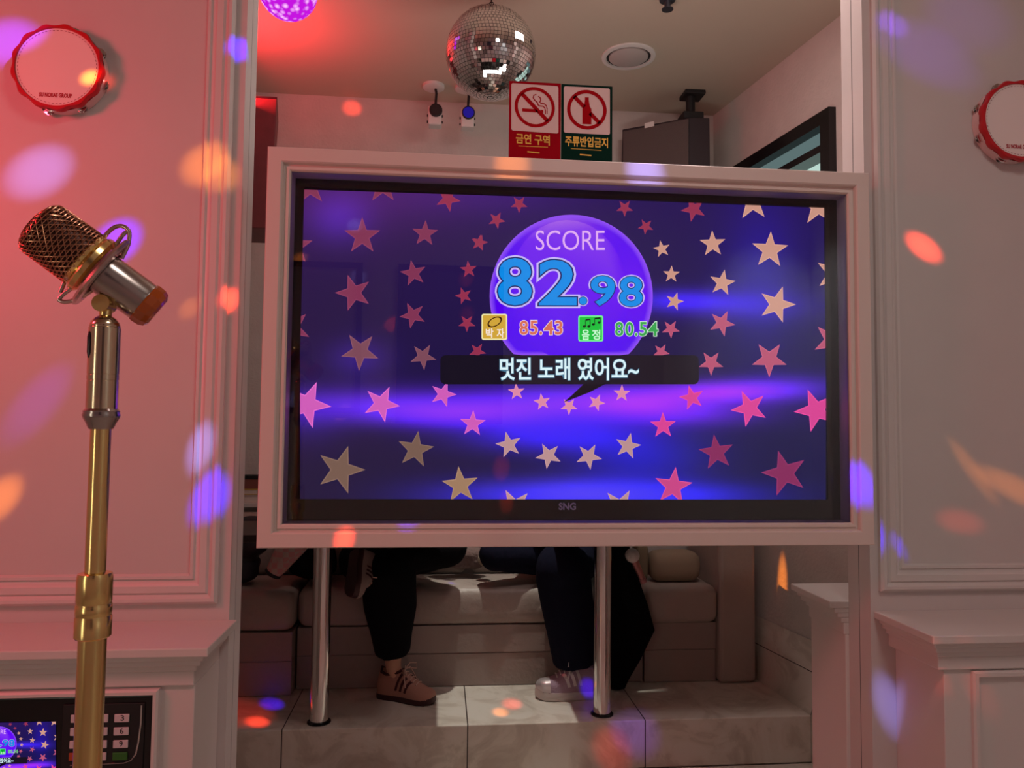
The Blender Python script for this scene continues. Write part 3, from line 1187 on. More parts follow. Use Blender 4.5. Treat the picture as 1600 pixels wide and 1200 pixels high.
M_KEY = mat('pale_key', (208, 198, 202), 0.4)
KX = (123, 158, 191)
KY = (1121.5, 1142, 1162, 1181)
names = [['1', '2', '3'], ['4', '5', '6'], ['7', '8', '9'], ['', '0', '']]
for r in range(4):
    for c in range(3):
        x, y = KX[c] - r * 1.0, KY[r] + (2 - c) * .4
        a, b = PY(x - 12, y + 6.6, YD - .003), PY(x + 12, y - 6.6, YD - .003)
        m = M_KEY
        if r == 3 and c == 0:
            m = mat('red_key', (176, 74, 34), 0.4)
        if r == 3 and c == 2:
            m = mat('green_key', (44, 104, 30), 0.4)
        k = obj('key', MB().box(a.x, b.x, YD - .0065, YD - .003, a.z, b.z), m, kp, bevel=0.0015)
        if names[r][c]:
            mb = MB()
            text_px(mb, names[r][c], x - 2.8, x + 2.8, y - 4.2, y + 4.6, YD - .0068, 0.01)
            obj('numeral', mb, M_BLACK, k)


def kp_pt(px, py, layer):
    qx = 87 + (px - SX1) * 0.2256
    ya, yb = screen_edges(px)
    t = (py - ya) / (yb - ya)
    qy = lerp(1127.5 - (qx - 87) * 0.02, 1234.0, t)
    return PY(qx, qy, YD - .002 - .00022 * layer)


build_picture(kp_pt, kp, fine=False)

# ================================================================== the mirror's reflection, built as a solid room: seats and tables
YS0 = 3.24


def puffy(mb, x0, x1, y0, y1, z0, z1, r, bulge=0.0):
    """a rounded cushion block"""
    n = 10
    def prof(t, a, b, rr):
        return a, b
    rings = []
    zs = [0, .06, .2, .4, .6, .8, .93, 1.0]
    for k in zs:
        z = lerp(z0, z1, k)
        e = 0.0
        if k < .1:
            e = r * (1 - k / .1) * .6
        if k > .85:
            e = r * ((k - .85) / .15) ** 2
        bx = bulge * math.sin(math.pi * k)
        xa, xb, ya, yb = x0 + e - bx, x1 - e + bx, y0 + e - bx, y1 - e + bx
        q = min(r, (xb - xa) / 3, (yb - ya) / 3)
        ring = []
        for cx, cy, a0 in ((xb - q, yb - q, 0), (xa + q, yb - q, 90), (xa + q, ya + q, 180), (xb - q, ya + q, 270)):
            for i in range(5):
                t = math.radians(a0 + 90 * i / 4)
                ring.append(Vector((cx + q * math.cos(t), cy + q * math.sin(t), z)))
        rings.append(ring)
    mb.loft(rings)


sofa = thing('sofa', 'long beige leather corner sofa on the marble platform, with two people sitting on it', 'sofa', (0.2, 3.4, PF))
XA, XB, XC = -0.587, 0.90, 1.225
zs = .595
for (a, b, y0, zt) in ((XL + .03, XA - .004, 3.18, .60), (XA + .004, XB - .003, YS0, .598), (XB + .003, XC, YS0 - .03, .60)):
    mb = MB()
    puffy(mb, a, b, y0, 3.56, .439, zt, .032, .002)
    obj('seat_cushion', mb, M_LEATHER, sofa, smooth=60)
for (a, b, y0) in ((XL + .03, XA - .004, 3.185), (XA + .004, XB - .003, YS0 + .012), (XB + .003, XC, YS0 + .004)):
    mb = MB()
    mb.box(a, b, y0, 3.56, PF + .002, .318)
    mb.box(a, b, y0 + .002, 3.56, .318, .322)
    mb.box(a, b, y0 - .004, 3.56, .322, .437)
    obj('front_panel', mb, M_LEATHER2, sofa, bevel=0.006, seg=3)
for (a, b) in ((XL + .03, XA), (XA + .006, 0.14), (0.146, XB)):
    mb = MB()
    puffy(mb, a, b, 3.535, 3.635, .60, .88, .04)
    obj('backrest', mb, M_LEATHER, sofa, smooth=60)
mb = MB()
mb.loft([[Vector(p) for p in ((1.228, 3.205, z), (1.395, 3.205, z), (1.39, 3.60, z), (1.215, 3.60, z))] for z in (PF + .002, .5, .86)])
obj('armrest', mb, M_LEATHER, sofa, bevel=0.02, seg=3)

# loose cushions by the arm
mb = MB()
puffy(mb, 0.955, 1.165, 3.28, 3.39, .6005, .74, .05, .012)
tag(obj('cushion', mb, mat('beige_cushion', (150, 132, 112), 0.8), smooth=60), 'plump beige cushion lying on the sofa seat beside the armrest', 'cushion')
mb = MB()
puffy(mb, 0.885, 0.940, 3.30, 3.40, .6005, .78, .025)
tag(obj('cushion', mb, mat('khaki_cushion', (128, 114, 92), 0.8), smooth=60), 'narrow khaki cushion standing on edge between the black coat and the plump cushion', 'cushion')

# tables
for lab, x0, x1, px, py_ in (('dark table on one chrome post near the crossed legs and brown trainers', -1.06, 0.075, -0.434, 2.905),
                             ('dark table on one chrome post near the navy jeans and white trainer', 0.465, 1.32, 0.642, 2.91)):
    t = thing('table', lab, 'table', (px, py_, PF), 'single post tables')
    obj('tabletop', MB().box(x0, x1, 2.70, 3.08, .876, .904), mat('dark_tabletop', (36, 28, 28), 0.25), t, bevel=0.005)
    mb = MB()
    mb.lathe((px, py_, PF + .004), (0, 0, 1), [(0, .0345), (.692, .0345)], 40)
    obj('post', mb, M_CHROME, t, smooth=40)
    mb = MB()
    mb.lathe((px, py_, PF), (0, 0, 1), [(0.0005, .044), (.004, .044), (.008, .0375), (.010, .0375)], 40)
    obj('floor_flange', mb, M_BLACK, t, smooth=40)

# ------------------------------------------------------------------ people
def skin_mesh(name, nodes, edges, root, m, levels=2, parent=None):
    me = bpy.data.meshes.new(name)
    keys = list(nodes)
    me.from_pydata([nodes[k][0] for k in keys], [(keys.index(a), keys.index(b)) for a, b in edges], [])
    o = bpy.data.objects.new(name, me)
    COL.objects.link(o)
    me.materials.append(m)
    sk = o.modifiers.new('skin', 'SKIN')
    for k, sv in zip(keys, me.skin_vertices[0].data):
        r = nodes[k][1]
        sv.radius = r if isinstance(r, tuple) else (r, r)
        sv.use_root = (k == root)
    ss = o.modifiers.new('sub', 'SUBSURF')
    ss.levels = ss.render_levels = levels
    baked(o)
    if not len(o.data.materials):
        o.data.materials.append(m)
    for p in o.data.polygons:
        p.use_smooth = True
        p.material_index = 0
    if parent:
        o.parent = parent
    return o


def remeshed(name, mb, m, voxel, parent, smooth_it=6):
    me = bpy.data.meshes.new(name)
    me.from_pydata(mb.v, [], mb.f)
    bm = bmesh.new(); bm.from_mesh(me)
    bmesh.ops.recalc_face_normals(bm, faces=bm.faces)
    bm.to_mesh(me); bm.free()
    o = bpy.data.objects.new(name, me)
    COL.objects.link(o)
    rm = o.modifiers.new('r', 'REMESH')
    rm.mode = 'VOXEL'
    rm.voxel_size = voxel
    s = o.modifiers.new('s', 'SMOOTH')
    s.iterations = smooth_it
    baked(o)
    o.data.materials.clear()
    o.data.materials.append(m)
    for p in o.data.polygons:
        p.use_smooth = True
    if parent:
        o.parent = parent
    return o


def oval_tube(mb, pts, radii, n=16):
    """radii: (side, depth) per point; the side axis stays close to world X"""
    pts = [Vector(p) for p in pts]
    rings = []
    for i, p in enumerate(pts):
        t = (pts[min(i + 1, len(pts) - 1)] - pts[max(i - 1, 0)]).normalized()
        u = Vector((1, 0, 0))
        u = u - t * u.dot(t)
        if u.length < .35:
            u = Vector((0, 0, 1)) - t * t.z
        u.normalize()
        w = t.cross(u)
        a, b = radii[i] if isinstance(radii[i], tuple) else (radii[i], radii[i])
        rings.append([p + u * a * math.cos(2 * math.pi * k / n) + w * b * math.sin(2 * math.pi * k / n) for k in range(n)])
    mb.loft(rings)


def hand(nodes, edges, wrist, palm_dir, curl_dir, tag_, parent_key, r=1.0):
    d = Vector(palm_dir).normalized()
    c = Vector(curl_dir).normalized()
    s = d.cross(c).normalized()
    wv = Vector(wrist)
    nodes[tag_ + 'p'] = (wv + d * .045, (.034, .016))
    edges.append((parent_key, tag_ + 'p'))
    for i, (off, ln) in enumerate(((-.030, .062), (-.010, .074), (.010, .07), (.029, .055))):
        k0, k1, k2 = tag_ + 'f%da' % i, tag_ + 'f%db' % i, tag_ + 'f%dc' % i
        b = wv + d * .082 + s * off
        nodes[k0] = (b, .0095)
        nodes[k1] = (b + d * ln * .45 + c * ln * .16, .0085)
        nodes[k2] = (b + d * ln * .75 + c * ln * .55, .007)
        edges += [(tag_ + 'p', k0), (k0, k1), (k1, k2)]
    t0 = wv + d * .028 - s * .034
    nodes[tag_ + 't0'] = (t0, .011)
    nodes[tag_ + 't1'] = (t0 + d * .03 - s * .018 + c * .012, .0095)
    nodes[tag_ + 't2'] = (t0 + d * .056 - s * .016 + c * .03, .0075)
    edges += [(tag_ + 'p', tag_ + 't0'), (tag_ + 't0', tag_ + 't1'), (tag_ + 't1', tag_ + 't2')]


def seated(pelvis, legs, label, trousers_m, top_m, rad, hem, lean=0.0):
    """legs: two (hip, knee, ankle, toe) chains; returns the body"""
    P = Vector(pelvis)
    N, E = {}, []
    N['pel'] = (P, (.15, .11))
    N['bel'] = (P + Vector((lean * .3, .0, .16)), (.125, .095))
    N['che'] = (P + Vector((lean * .7, -.02, .36)), (.16, .105))
    N['nec'] = (P + Vector((lean, -.03, .50)), (.055, .055))
    N['jaw'] = (P + Vector((lean, -.055, .575)), (.062, .07))
    N['fac'] = (P + Vector((lean, -.05, .64)), (.076, .09))
    N['cro'] = (P + Vector((lean, -.04, .70)), (.07, .082))
    E += [('pel', 'bel'), ('bel', 'che'), ('che', 'nec'), ('nec', 'jaw'), ('jaw', 'fac'), ('fac', 'cro')]
    for i, (h, k, a, t) in enumerate(legs):
        h, k, a, t = (Vector(q) for q in (h, k, a, t))
        N['h%d' % i] = (h, .088)
        N['m%d' % i] = (lerp(h, k, .5), .075)
        N['k%d' % i] = (k, .044)
        N['c%d' % i] = (lerp(k, a, .38), .052)
        N['a%d' % i] = (a, .033)
        N['t%d' % i] = (t, (.022, .016))
        E += [('pel', 'h%d' % i), ('h%d' % i, 'm%d' % i), ('m%d' % i, 'k%d' % i), ('k%d' % i, 'c%d' % i), ('c%d' % i, 'a%d' % i), ('a%d' % i, 't%d' % i)]
    arms = []
    for i, s in enumerate((-1, 1)):
        sh = P + Vector((s * .19 + lean * .7, -.02, .43))
        el = P + Vector((s * .215 + lean * .4, -.08, .20))
        wr_ = P + Vector((s * .09, -.27, .235))
        N['s%d' % i] = (sh, .05)
        N['e%d' % i] = (el, .04)
        N['w%d' % i] = (wr_, .026)
        E += [('che', 's%d' % i), ('s%d' % i, 'e%d' % i), ('e%d' % i, 'w%d' % i)]
        hand(N, E, wr_, (-s * .55, -.6, .2), (0, -.2, -1), 'd%d' % i, 'w%d' % i)
        arms.append((sh, el, wr_))
    body = skin_mesh('person', N, E, 'pel', M_SKIN)
    tag(body, label, 'person')
    # face
    fc = N['fac'][0]
    mb = MB()
    for s in (-1, 1):
        mb = MB()
        mb.ball(fc + Vector((s * .03, -.083, .0)), .011, 10, 8)
        obj('eye', mb, M_WHITE, None, smooth=60).parent = body
    mb = MB()
    mb.loft([[fc + Vector((-.008, -.084, .0)), fc + Vector((.008, -.084, 0)), fc + Vector((0, -.094, .0))], [fc + Vector((-.016, -.082, -.04)), fc + Vector((.016, -.082, -.04)), fc + Vector((0, -.112, -.034))]])
    obj('nose', mb, M_SKIN, None, smooth=60).parent = body
    mb = MB()
    mb.ball(fc + Vector((0, -.082, -.062)), .02, 12, 8, (1, .35, .35))
    obj('mouth', mb, mat('lips', (170, 96, 90), 0.5), None, smooth=60).parent = body
    mb = MB()
    mb.ball(fc + Vector((0, .022, .03)), .103, 24, 14, (.92, 1.0, 1.02))
    oval_tube(mb, [fc + Vector((0, .05, .04)), fc + Vector((0, .075, -.08)), fc + Vector((0, .09, -.2))], [(.085, .06), (.09, .05), (.08, .03)])
    remeshed('hair', mb, M_HAIR, .012, body)
    # trousers
    mb = MB()
    oval_tube(mb, [P + Vector((0, .01, .13)), P + Vector((0, .0, .02)), P + Vector((0, -.03, -.05))], [(.155, .12), (.18, .14), (.15, .12)])
    for (h, k, a, t), rr, hm in zip(legs, rad, hem):
        h, k, a = Vector(h), Vector(k), Vector(a)
        pts = [lerp(h, P, .3), h, lerp(h, k, .5), lerp(h, k, .88), lerp(k, a, .06), lerp(k, a, .35), lerp(k, a, hm * .75), lerp(k, a, hm)]
        oval_tube(mb, pts, rr)
        q = rr[3][0] if isinstance(rr[3], tuple) else rr[3]
        mb.ball(k, q * .97, 16, 10)
    remeshed('trousers', mb, trousers_m, .011, body, 5)
    # top
    mb = MB()
    oval_tube(mb, [P + Vector((0, 0, .06)), P + Vector((lean * .3, 0, .2)), P + Vector((lean * .7, -.02, .36)), P + Vector((lean * .9, -.03, .46))], [(.175, .135), (.16, .13), (.20, .13), (.09, .08)])
    for sh, el, w_ in arms:
        oval_tube(mb, [lerp(sh, P + Vector((lean * .7, -.02, .40)), .35), sh, el, lerp(el, w_, .5), lerp(el, w_, .9)], [.075, .068, .055, .048, .042])
    remeshed('jacket', mb, top_m, .014, body, 5)
    return body


def shoe(name, heel, toe, up, width, parent, upper_m, sole_m, stripe_m, lace_m, chunky=False, flip=1):
    """a trainer lofted along heel->toe; parts: upper, sole, stripes, laces"""
    heel, toe, up = Vector(heel), Vector(toe), Vector(up).normalized()
    f = (toe - heel)
    Ln = f.length
    f.normalize()
    up = (up - f * up.dot(f)).normalized()
    s = f.cross(up).normalized() * flip

    def pt(t, x, h):
        return heel + f * (t * Ln) + s * x + up * h
    W = [(0, .30), (.03, .40), (.12, .44), (.3, .40), (.5, .42), (.68, .50), (.82, .48), (.92, .38), (.98, .2), (1.0, .06)]
    H = [(0, .085), (.03, .095), (.12, .096), (.3, .098), (.42, .098), (.56, .076), (.7, .054), (.82, .042), (.92, .034), (.98, .02), (1, .008)]

    def itp(tab, t):
        for (a, va), (b, vb) in zip(tab, tab[1:]):
            if t <= b:
                return lerp(va, vb, (t - a) / (b - a))
        return tab[-1][1]
    sh = .034 if chunky else .022
    root = bpy.data.objects.new(name, None)
    COL.objects.link(root)
    root.parent = parent
    root['label'] = 'trainer'
    # sole
    rings = []
    ts = [0, .02, .06, .15, .3, .45, .6, .75, .87, .95, .99, 1.0]
    for (h, g) in ((0, .94), (.004, 1.0), (sh * .6, 1.04), (sh, 1.0)):
        ring = []
        for t in ts:
            ring.append(pt(t, itp(W, t) * width * g, h + (.012 * ((t - .8) / .2) ** 2 if t > .8 else 0)))
        for t in reversed(ts):
            ring.append(pt(t, -itp(W, t) * width * g, h + (.012 * ((t - .8) / .2) ** 2 if t > .8 else 0)))
        rings.append(ring)
    mb = MB()
    mb.loft(rings)
    sole = obj('sole', mb, sole_m, None, smooth=45)
    sole.parent = root
    # upper: arched sections
    rings = []
    ts = [.01, .04, .12, .22, .32, .42, .52, .62, .72, .82, .9, .96, .99]
    for t in ts:
        w_, h_ = itp(W, t) * width * .96, itp(H, t) * (1.12 if chunky else 1.0)
        ring = []
        for k in range(13):
            a = math.pi * k / 12
            x = w_ * math.cos(a)
            narrow = 1.0
            if t < .45:
                narrow = 1 - .28 * (math.sin(a) ** 2)
            hh = math.sin(a) ** .7 if 0 < k < 12 else 0
            ring.append(pt(t, x * narrow, sh - .002 + h_ * hh + (.012 * ((t - .8) / .2) ** 2 if t > .8 else 0)))
        rings.append(ring)
    mb = MB()
    mb.loft(rings, cap=True, closed=True)
    upper = obj('upper', mb, upper_m, None, smooth=70)
    upper.parent = root

    def surf(t, a, off=.002):
        w_, h_ = itp(W, t) * width * .96, itp(H, t) * (1.12 if chunky else 1.0)
        x = w_ * math.cos(a)
        if t < .45:
            x *= 1 - .28 * (math.sin(a) ** 2)
        hh = max(0, math.sin(a)) ** .7
        return pt(t, x * (1 + off * 12), sh - .002 + h_ * hh + off + (.012 * ((t - .8) / .2) ** 2 if t > .8 else 0))
    # stripes on both sides
    for sd in (1, -1):
        for k in range(3):
            mb = MB()
            vs = []
            n = 6
            for i in range(n + 1):
                q = i / n
                a = lerp(.12, 1.05, q)
                a = a if sd > 0 else math.pi - a
                t0 = .34 + k * .085 + .085 * q
                vs += [surf(t0, a), surf(t0 + .042, a)]
            mb.add(vs, [(2 * i, 2 * i + 1, 2 * i + 3, 2 * i + 2) for i in range(n)])
            st = obj('stripe', mb, stripe_m, None)
            st.parent = upper
    # laces: crossing bars and a bow
    mb = MB()
    for k in range(5):
        t = .48 + k * .055
        mb.tube([surf(t, a, .004) for a in (1.05, 1.3, 1.57, 1.84, 2.09)], .0026, 6)
    c = surf(.45, 1.57, .008)
    for sg in (1, -1):
        mb.tube([c, c + s * sg * .02 + up * .022 + f * .012, c + s * sg * .045 + up * .016 + f * .026, c + s * sg * .045 - up * .006 + f * .03, c + s * sg * .02 + up * .0, c], .0026, 6)
        mb.tube([c, c + s * sg * .025 + up * .004 + f * .01, c + s * sg * .042 - up * .03 + f * .022, c + s * sg * .05 - up * .055 + f * .03], .0024, 6)
    lc = obj('laces', mb, lace_m, None, smooth=60)
    lc.parent = root
    # collar and tongue
    mb = MB()
    pts = [surf(t, a, .002) for t, a in ((.03, 1.57), (.06, .95), (.16, .8), (.28, .85), (.38, 1.1), (.42, 1.57), (.38, 2.04), (.28, 2.29), (.16, 2.34), (.06, 2.19))]
    mb.tube(pts, .006, 8, closed=True)
    if chunky:
        rings = []
        for t in (.80, .86, .92, .965, .99):
            rings.append([surf(t, math.pi * k / 12, .0035) for k in range(13)])
        mb2 = MB()
        mb2.loft(rings, cap=False, closed=False)
        obj('toe_cap', mb2, stripe_m, None, smooth=70).parent = upper
    cl_ = obj('collar', mb, stripe_m if not chunky else upper_m, None, smooth=60)
    cl_.parent = root
    return root


# -- person with crossed legs, black trousers and brown trainers
Y1 = 3.10
heel = PZ(594, 1087, PF); toe = PZ(680, 1101, PF)
ank = lerp(heel, toe, .24) + Vector((0, .004, .10))
knee = PY(607, 893, 3.06)
hipA = Vector((-0.34, 3.36, .70)); hipB = Vector((-0.16, 3.36, .72))
kneeB = PY(700, 855, 3.18)
h2 = PY(566, 858, 3.03) + Vector((-.03, 0, 0)); t2 = PY(545, 931, 2.92)
_f = (t2 - h2).normalized()
_u = Vector((.62, .70, .22)); _u = (_u - _f * _u.dot(_f)).normalized()
ankB = h2 + _f * .04 + _u * .12
toeB = h2 + _f * .12 + _u * .045
legsA = [(hipA, knee, ank, lerp(heel, toe, .55) + Vector((0, 0, .042))), (hipB, kneeB, ankB, toeB)]
pa = seated((-0.25, 3.40, .725), legsA, 'seated person in black trousers with crossed legs and brown striped trainers', M_BLACKCLOTH, M_BLACKCLOTH,
            [[.10, (.10, .10), (.10, .095), (.095, .09), (.112, .09), (.108, .085), (.085, .08), (.072, .078)], [.10, .10, .095, .085, .085, .07, .062, .058]], [.80, .86])
M_TAN = mat('tan_suede', (176, 128, 112), 0.8, bump=0.2, bscale=150)
M_GUM = mat('dark_gum_sole', (58, 22, 24), 0.55)
M_MAROON = mat('maroon_suede', (66, 18, 26), 0.8)
M_CREAM = mat('cream_lace', (196, 160, 146), 0.8)
s1 = shoe('trainer', heel, toe, (0, 0, 1), .095, pa, M_TAN, M_GUM, M_MAROON, M_CREAM, flip=-1)
s1['label'] = 'brown trainer planted on the platform'
s2 = shoe('trainer', h2, t2, (.62, .70, .22), .092, pa, mat('grey_suede', (150, 128, 122), 0.8), M_GUM, M_MAROON, M_CREAM)
s2['label'] = 'brown trainer hanging in the air with its sole showing'

# -- person in wide navy jeans and a white trainer
heel = PZ(944, 1088, PF); toe = PZ(836, 1091, PF)
ankC = PY(902, 1046, 3.14)
kneeC = PY(878, 888, 3.12)
kneeD = PY(775, 866, 3.26)
ankD = PY(850, 852, 3.42)
legsB = [(Vector((.67, 3.37, .71)), kneeC, ankC, lerp(heel, toe, .7) + Vector((0, 0, .035))), (Vector((.53, 3.37, .71)), kneeD, ankD, ankD + Vector((.1, .03, -.02)))]
pb = seated((.60, 3.40, .725), legsB, 'seated person in wide navy jeans and a chunky white trainer', M_NAVY, M_BLACKCLOTH,
            [[.10, .10, .10, (.115, .10), (.118, .10), (.112, .098), (.102, .098), (.098, .1)], [.10, .10, .085, .078, .075, .07, .06, .055]], [.93, .9])
s3 = shoe('trainer', heel, toe, (0, 0, 1), .100, pb, mat('lilac_mesh', (168, 140, 158), 0.7, bump=.3, bscale=200), mat('pale_rubber', (206, 192, 190), 0.5),
          mat('silver_overlay', (214, 204, 206), 0.3, 0.6), mat('white_lace', (220, 214, 214), 0.7), chunky=True)
s3['label'] = 'chunky white and lilac trainer'
for k, (a, b) in enumerate((((842, 1069), (872, 1059)), ((850, 1082), (890, 1078)))):
    pass

# ------------------------------------------------------------------ clothes and things on the sofa
mb = MB()
secs = [(852, 938, 983), (880, 939, 990), (905, 940, 998), (945, 941, 1012), (985, 942, 1023), (1030, 944, 1001), (1060, 947, 983), (1074, 952, 976)]
rings = []
for i, (y, xa_, xb_) in enumerate(secs):
    a, b = PY(xa_, y, 3.175), PY(xb_, y, 3.175)
    c = (a + b) / 2
    r = (b - a).length / 2
    ring = []
    for k in range(24):
        t = 2 * math.pi * k / 24
        wv = 1 + .06 * math.sin(5 * t + i * .5)
        ring.append(Vector((c.x + r * math.cos(t) * (1 if abs(math.cos(t)) > .9 else wv), 3.175 + (.05 - .003 * i) * math.sin(t) * wv, c.z)))
    rings.append(ring)
mb.loft(rings)
tag(obj('coat', mb, mat('black_wool', (15, 14, 17), 0.98, spec=0.05, bump=.4, bscale=60), smooth=70), 'long black coat hanging over the sofa edge beside the navy jeans', 'coat')

# microphone with a white cover lying on the coat
p0, p1 = PY(988, 868, 3.06), PY(1004, 905, 3.08)
hm = thing('handheld_microphone', 'small handheld microphone with a white foam cover lying on the black coat', 'microphone', p0)
mb = MB()
mb.ball(p0, .030, 20, 12)
obj('foam_cover', mb, mat('white_foam', (226, 222, 218), 0.95, bump=.5, bscale=120), hm, smooth=80)
mb = MB()
mb.lathe(p0, p1 - p0, [(.02, .017), (.04, .016), ((p1 - p0).length, .013), ((p1 - p0).length + .006, .012)], 20)
obj('handle', mb, mat('rose_metal', (168, 120, 118), 0.35, 0.7), hm, smooth=40)
mb = MB()
mb.lathe(p1, p1 - p0, [(-.004, .0145), (.014, .0145)], 20)
obj('end_cap', mb, mat('pink_cap', (176, 120, 124), 0.5), hm, smooth=40)

# checked roll at the far end of the sofa
p0, p1 = PY(465, 838, 3.19), PY(427, 895, 3.20)
d = (p1 - p0).normalized()
cr_ = thing('umbrella', 'rolled umbrella in pink and white checks lying on the sofa corner', 'umbrella', p1)
m = bpy.data.materials.new('pink_check')
m.use_nodes = True
nt = m.node_tree
ck = nt.nodes.new('ShaderNodeTexChecker')
ck.inputs['Scale'].default_value = 42
ck.inputs['Color1'].default_value = lin((206, 150, 146))
ck.inputs['Color2'].default_value = lin((196, 178, 168))
tc = nt.nodes.new('ShaderNodeTexCoord')
nt.links.new(tc.outputs['Object'], ck.inputs['Vector'])
nt.links.new(ck.outputs['Color'], nt.nodes['Principled BSDF'].inputs['Base Color'])
nt.nodes['Principled BSDF'].inputs['Roughness'].default_value = 0.8
mb = MB()
mb.lathe(p0 - d * .12, d, [(0, .06), (.08, .068), (.16, .06), ((p1 - p0).length + .115, .034)], 24)
obj('canopy', mb, m, cr_, smooth=50)
mb = MB()
mb.lathe(p1, d, [(-.006, .035), (.006, .036), (.01, .03)], 24)
obj('end_band', mb, M_MATTE, cr_, smooth=40)

# dark padded jacket and a black garment spread on the seat
mb = MB()
for i in range(5):
    a = PY(360 + i * 3, 835 + i * 16, 3.28)
    mb.ball(a + Vector((-.02, .06, 0)), .075 + .012 * (i % 2), 16, 10, (1.25, 1.1, .62))
mb.ball(PY(392, 838, 3.3), .10, 16, 10, (.9, .9, .9))
j = remeshed('padded_jacket', mb, mat('dark_violet_nylon', (26, 22, 34), 0.55), .012, None, 3)
tag(j, 'dark padded jacket piled on the sofa corner below the shelf of books', 'jacket')
mb = MB()
oval_tube(mb, [PY(462, 868, 3.40), PY(480, 872, 3.40), PY(505, 872, 3.40), PY(522, 868, 3.40)], [(.08, .07), (.09, .10), (.09, .10), (.07, .08)])
mb.ball(PY(482, 888, 3.31), .055, 16, 10, (1.6, 1, .7))
j = remeshed('folded_coat', mb, mat('black_wool', (0, 0, 0)), .012, None, 5)
tag(j, 'black coat bundled on the sofa seat between the checked umbrella and the crossed legs', 'coat')

# crumpled scarf with a fluffy charm between the two people
mb = MB()
for (x, y, r, sx_, sz_) in ((690, 868, .035, 1.4, .9), (706, 876, .03, 1.5, .6), (722, 872, .045, 1.3, .8), (740, 872, .045, 1.2, .8), (730, 862, .05, 1.8, .7), (712, 864, .04, 1.5, .6)):
    mb.ball(PY(x, y + 4, 3.45), r * 1.06, 14, 10, (sx_, 1, sz_))
sc_ = remeshed('scarf', mb, mat('taupe_knit', (112, 92, 88), 0.95, bump=.8, bscale=70), .008, None, 2)
tag(sc_, 'crumpled taupe scarf lying on the sofa seat between the two seated people', 'scarf')
mb = MB()
mb.ball(PY(757, 874, 3.37), .031, 16, 10)
tag(obj('pompom_charm', mb, mat('pale_fur', (176, 160, 140), 0.95, bump=1.0, bscale=160), smooth=80), 'small pale furry charm beside the taupe scarf on the sofa seat', 'charm')
mb = MB()
mb.ball(PY(694, 866, 3.40), .018, 12, 8, (1.6, 1, .7))
mb.ball(PY(706, 880, 3.39), .019, 12, 8, (1.5, 1, .6))
oval_tube(mb, [PY(691, 864, 3.40), PY(700, 868, 3.395), PY(705, 877, 3.39)], [.014, .014, .012])
w_ = remeshed('paper_tissue', mb, mat('white_tissue', (196, 186, 178), 0.9), .005, None, 2)
tag(w_, 'crumpled white tissue lying on the scarf beside the black trousers', 'tissue')

# books and a box on the ledge at the far wall
bx = PY(370, 770, 3.6).x
for nm, lab, z0, z1, rgb, dx in (('book', 'white book lying flat on the far ledge, under the yellow book', 0.9205, .957, (226, 208, 200), .0),
                                 ('book', 'yellow and white book lying on the white book on the far ledge', .9575, .985, (214, 178, 84), -.01)):
    t = thing(nm, lab, 'book', (bx, 3.645, z0), 'books on the far ledge')
    obj('page_block', MB().box(bx - .12, bx + .10 + dx, 3.60, 3.69, z0 + .004, z1 - .004), mat('paper_edge', (232, 214, 204), 0.8), t)
    mb = MB()
    mb.box(bx - .122, bx + .104 + dx, 3.596, 3.694, z0 + .0005, z0 + .004)
    mb.box(bx - .122, bx + .104 + dx, 3.596, 3.694, z1 - .004, z1)
    obj('cover', mb, mat('book_cover_%d' % rgb[2], rgb, 0.5), t)
t = thing('box', 'brown box with a black lid standing on the books on the far ledge', 'box', (bx, 3.645, .9855))
obj('body', MB().box(bx - .1, bx + .12, 3.605, 3.69, .9855, 1.03), mat('brown_card', (130, 74, 66), 0.7), t)
obj('lid', MB().box(bx - .103, bx + .123, 3.602, 3.693, 1.03, 1.046), M_MATTE, t)

# ================================================================== ceiling things and loudspeakers
# mirror ball
BR = .150
BY = 2.42
bc = PY(767, 84, BY)
ball = thing('mirror_ball', 'silver mirror ball hanging on a short chain above the television', 'mirror ball', (bc.x, bc.y, bc.z))
mb = MB()
rows = 40
for r in range(rows):
    th0, th1 = math.pi * (r + .06) / rows, math.pi * (r + .94) / rows
    thm = (th0 + th1) / 2
    nc = max(3, int(round(2 * rows * math.sin(thm))))
    for c in range(nc):
        g = .06
        p0_, p1_ = 2 * math.pi * (c + g) / nc, 2 * math.pi * (c + 1 - g) / nc
        q = [Vector((math.sin(t) * math.cos(p), math.sin(t) * math.sin(p), math.cos(t))) for t, p in ((th0, p0_), (th1, p0_), (th1, p1_), (th0, p1_))]
        n = (q[0] + q[1] + q[2] + q[3]).normalized()
        ax = Vector((random.gauss(0, 1), random.gauss(0, 1), random.gauss(0, 1))).normalized()
        rot = Quaternion(ax, math.radians(random.gauss(0, 2.4)))
        cq = (q[0] + q[1] + q[2] + q[3]) / 4
        mb.add([bc + (cq + rot @ (p - cq)) * BR for p in q], [(0, 1, 2, 3)])
me_o = obj('mirror_tiles', mb, mat('mirror_tile', (236, 234, 232), 0.06, 1.0), ball)
mb = MB()
mb.ball(bc, BR * .985, 32, 20)
obj('core', mb, mat('grey_core', (70, 66, 64), 0.6), ball, smooth=60)
mb = MB()
mb.lathe(bc + Vector((0, 0, BR * .985)), (0, 0, 1), [(-.004, .018), (.006, .018), (.008, .006)], 20)
obj('cap', mb, M_GREYMET, ball, smooth=40)
mb = MB()
z = bc.z + BR + .012
k = 0
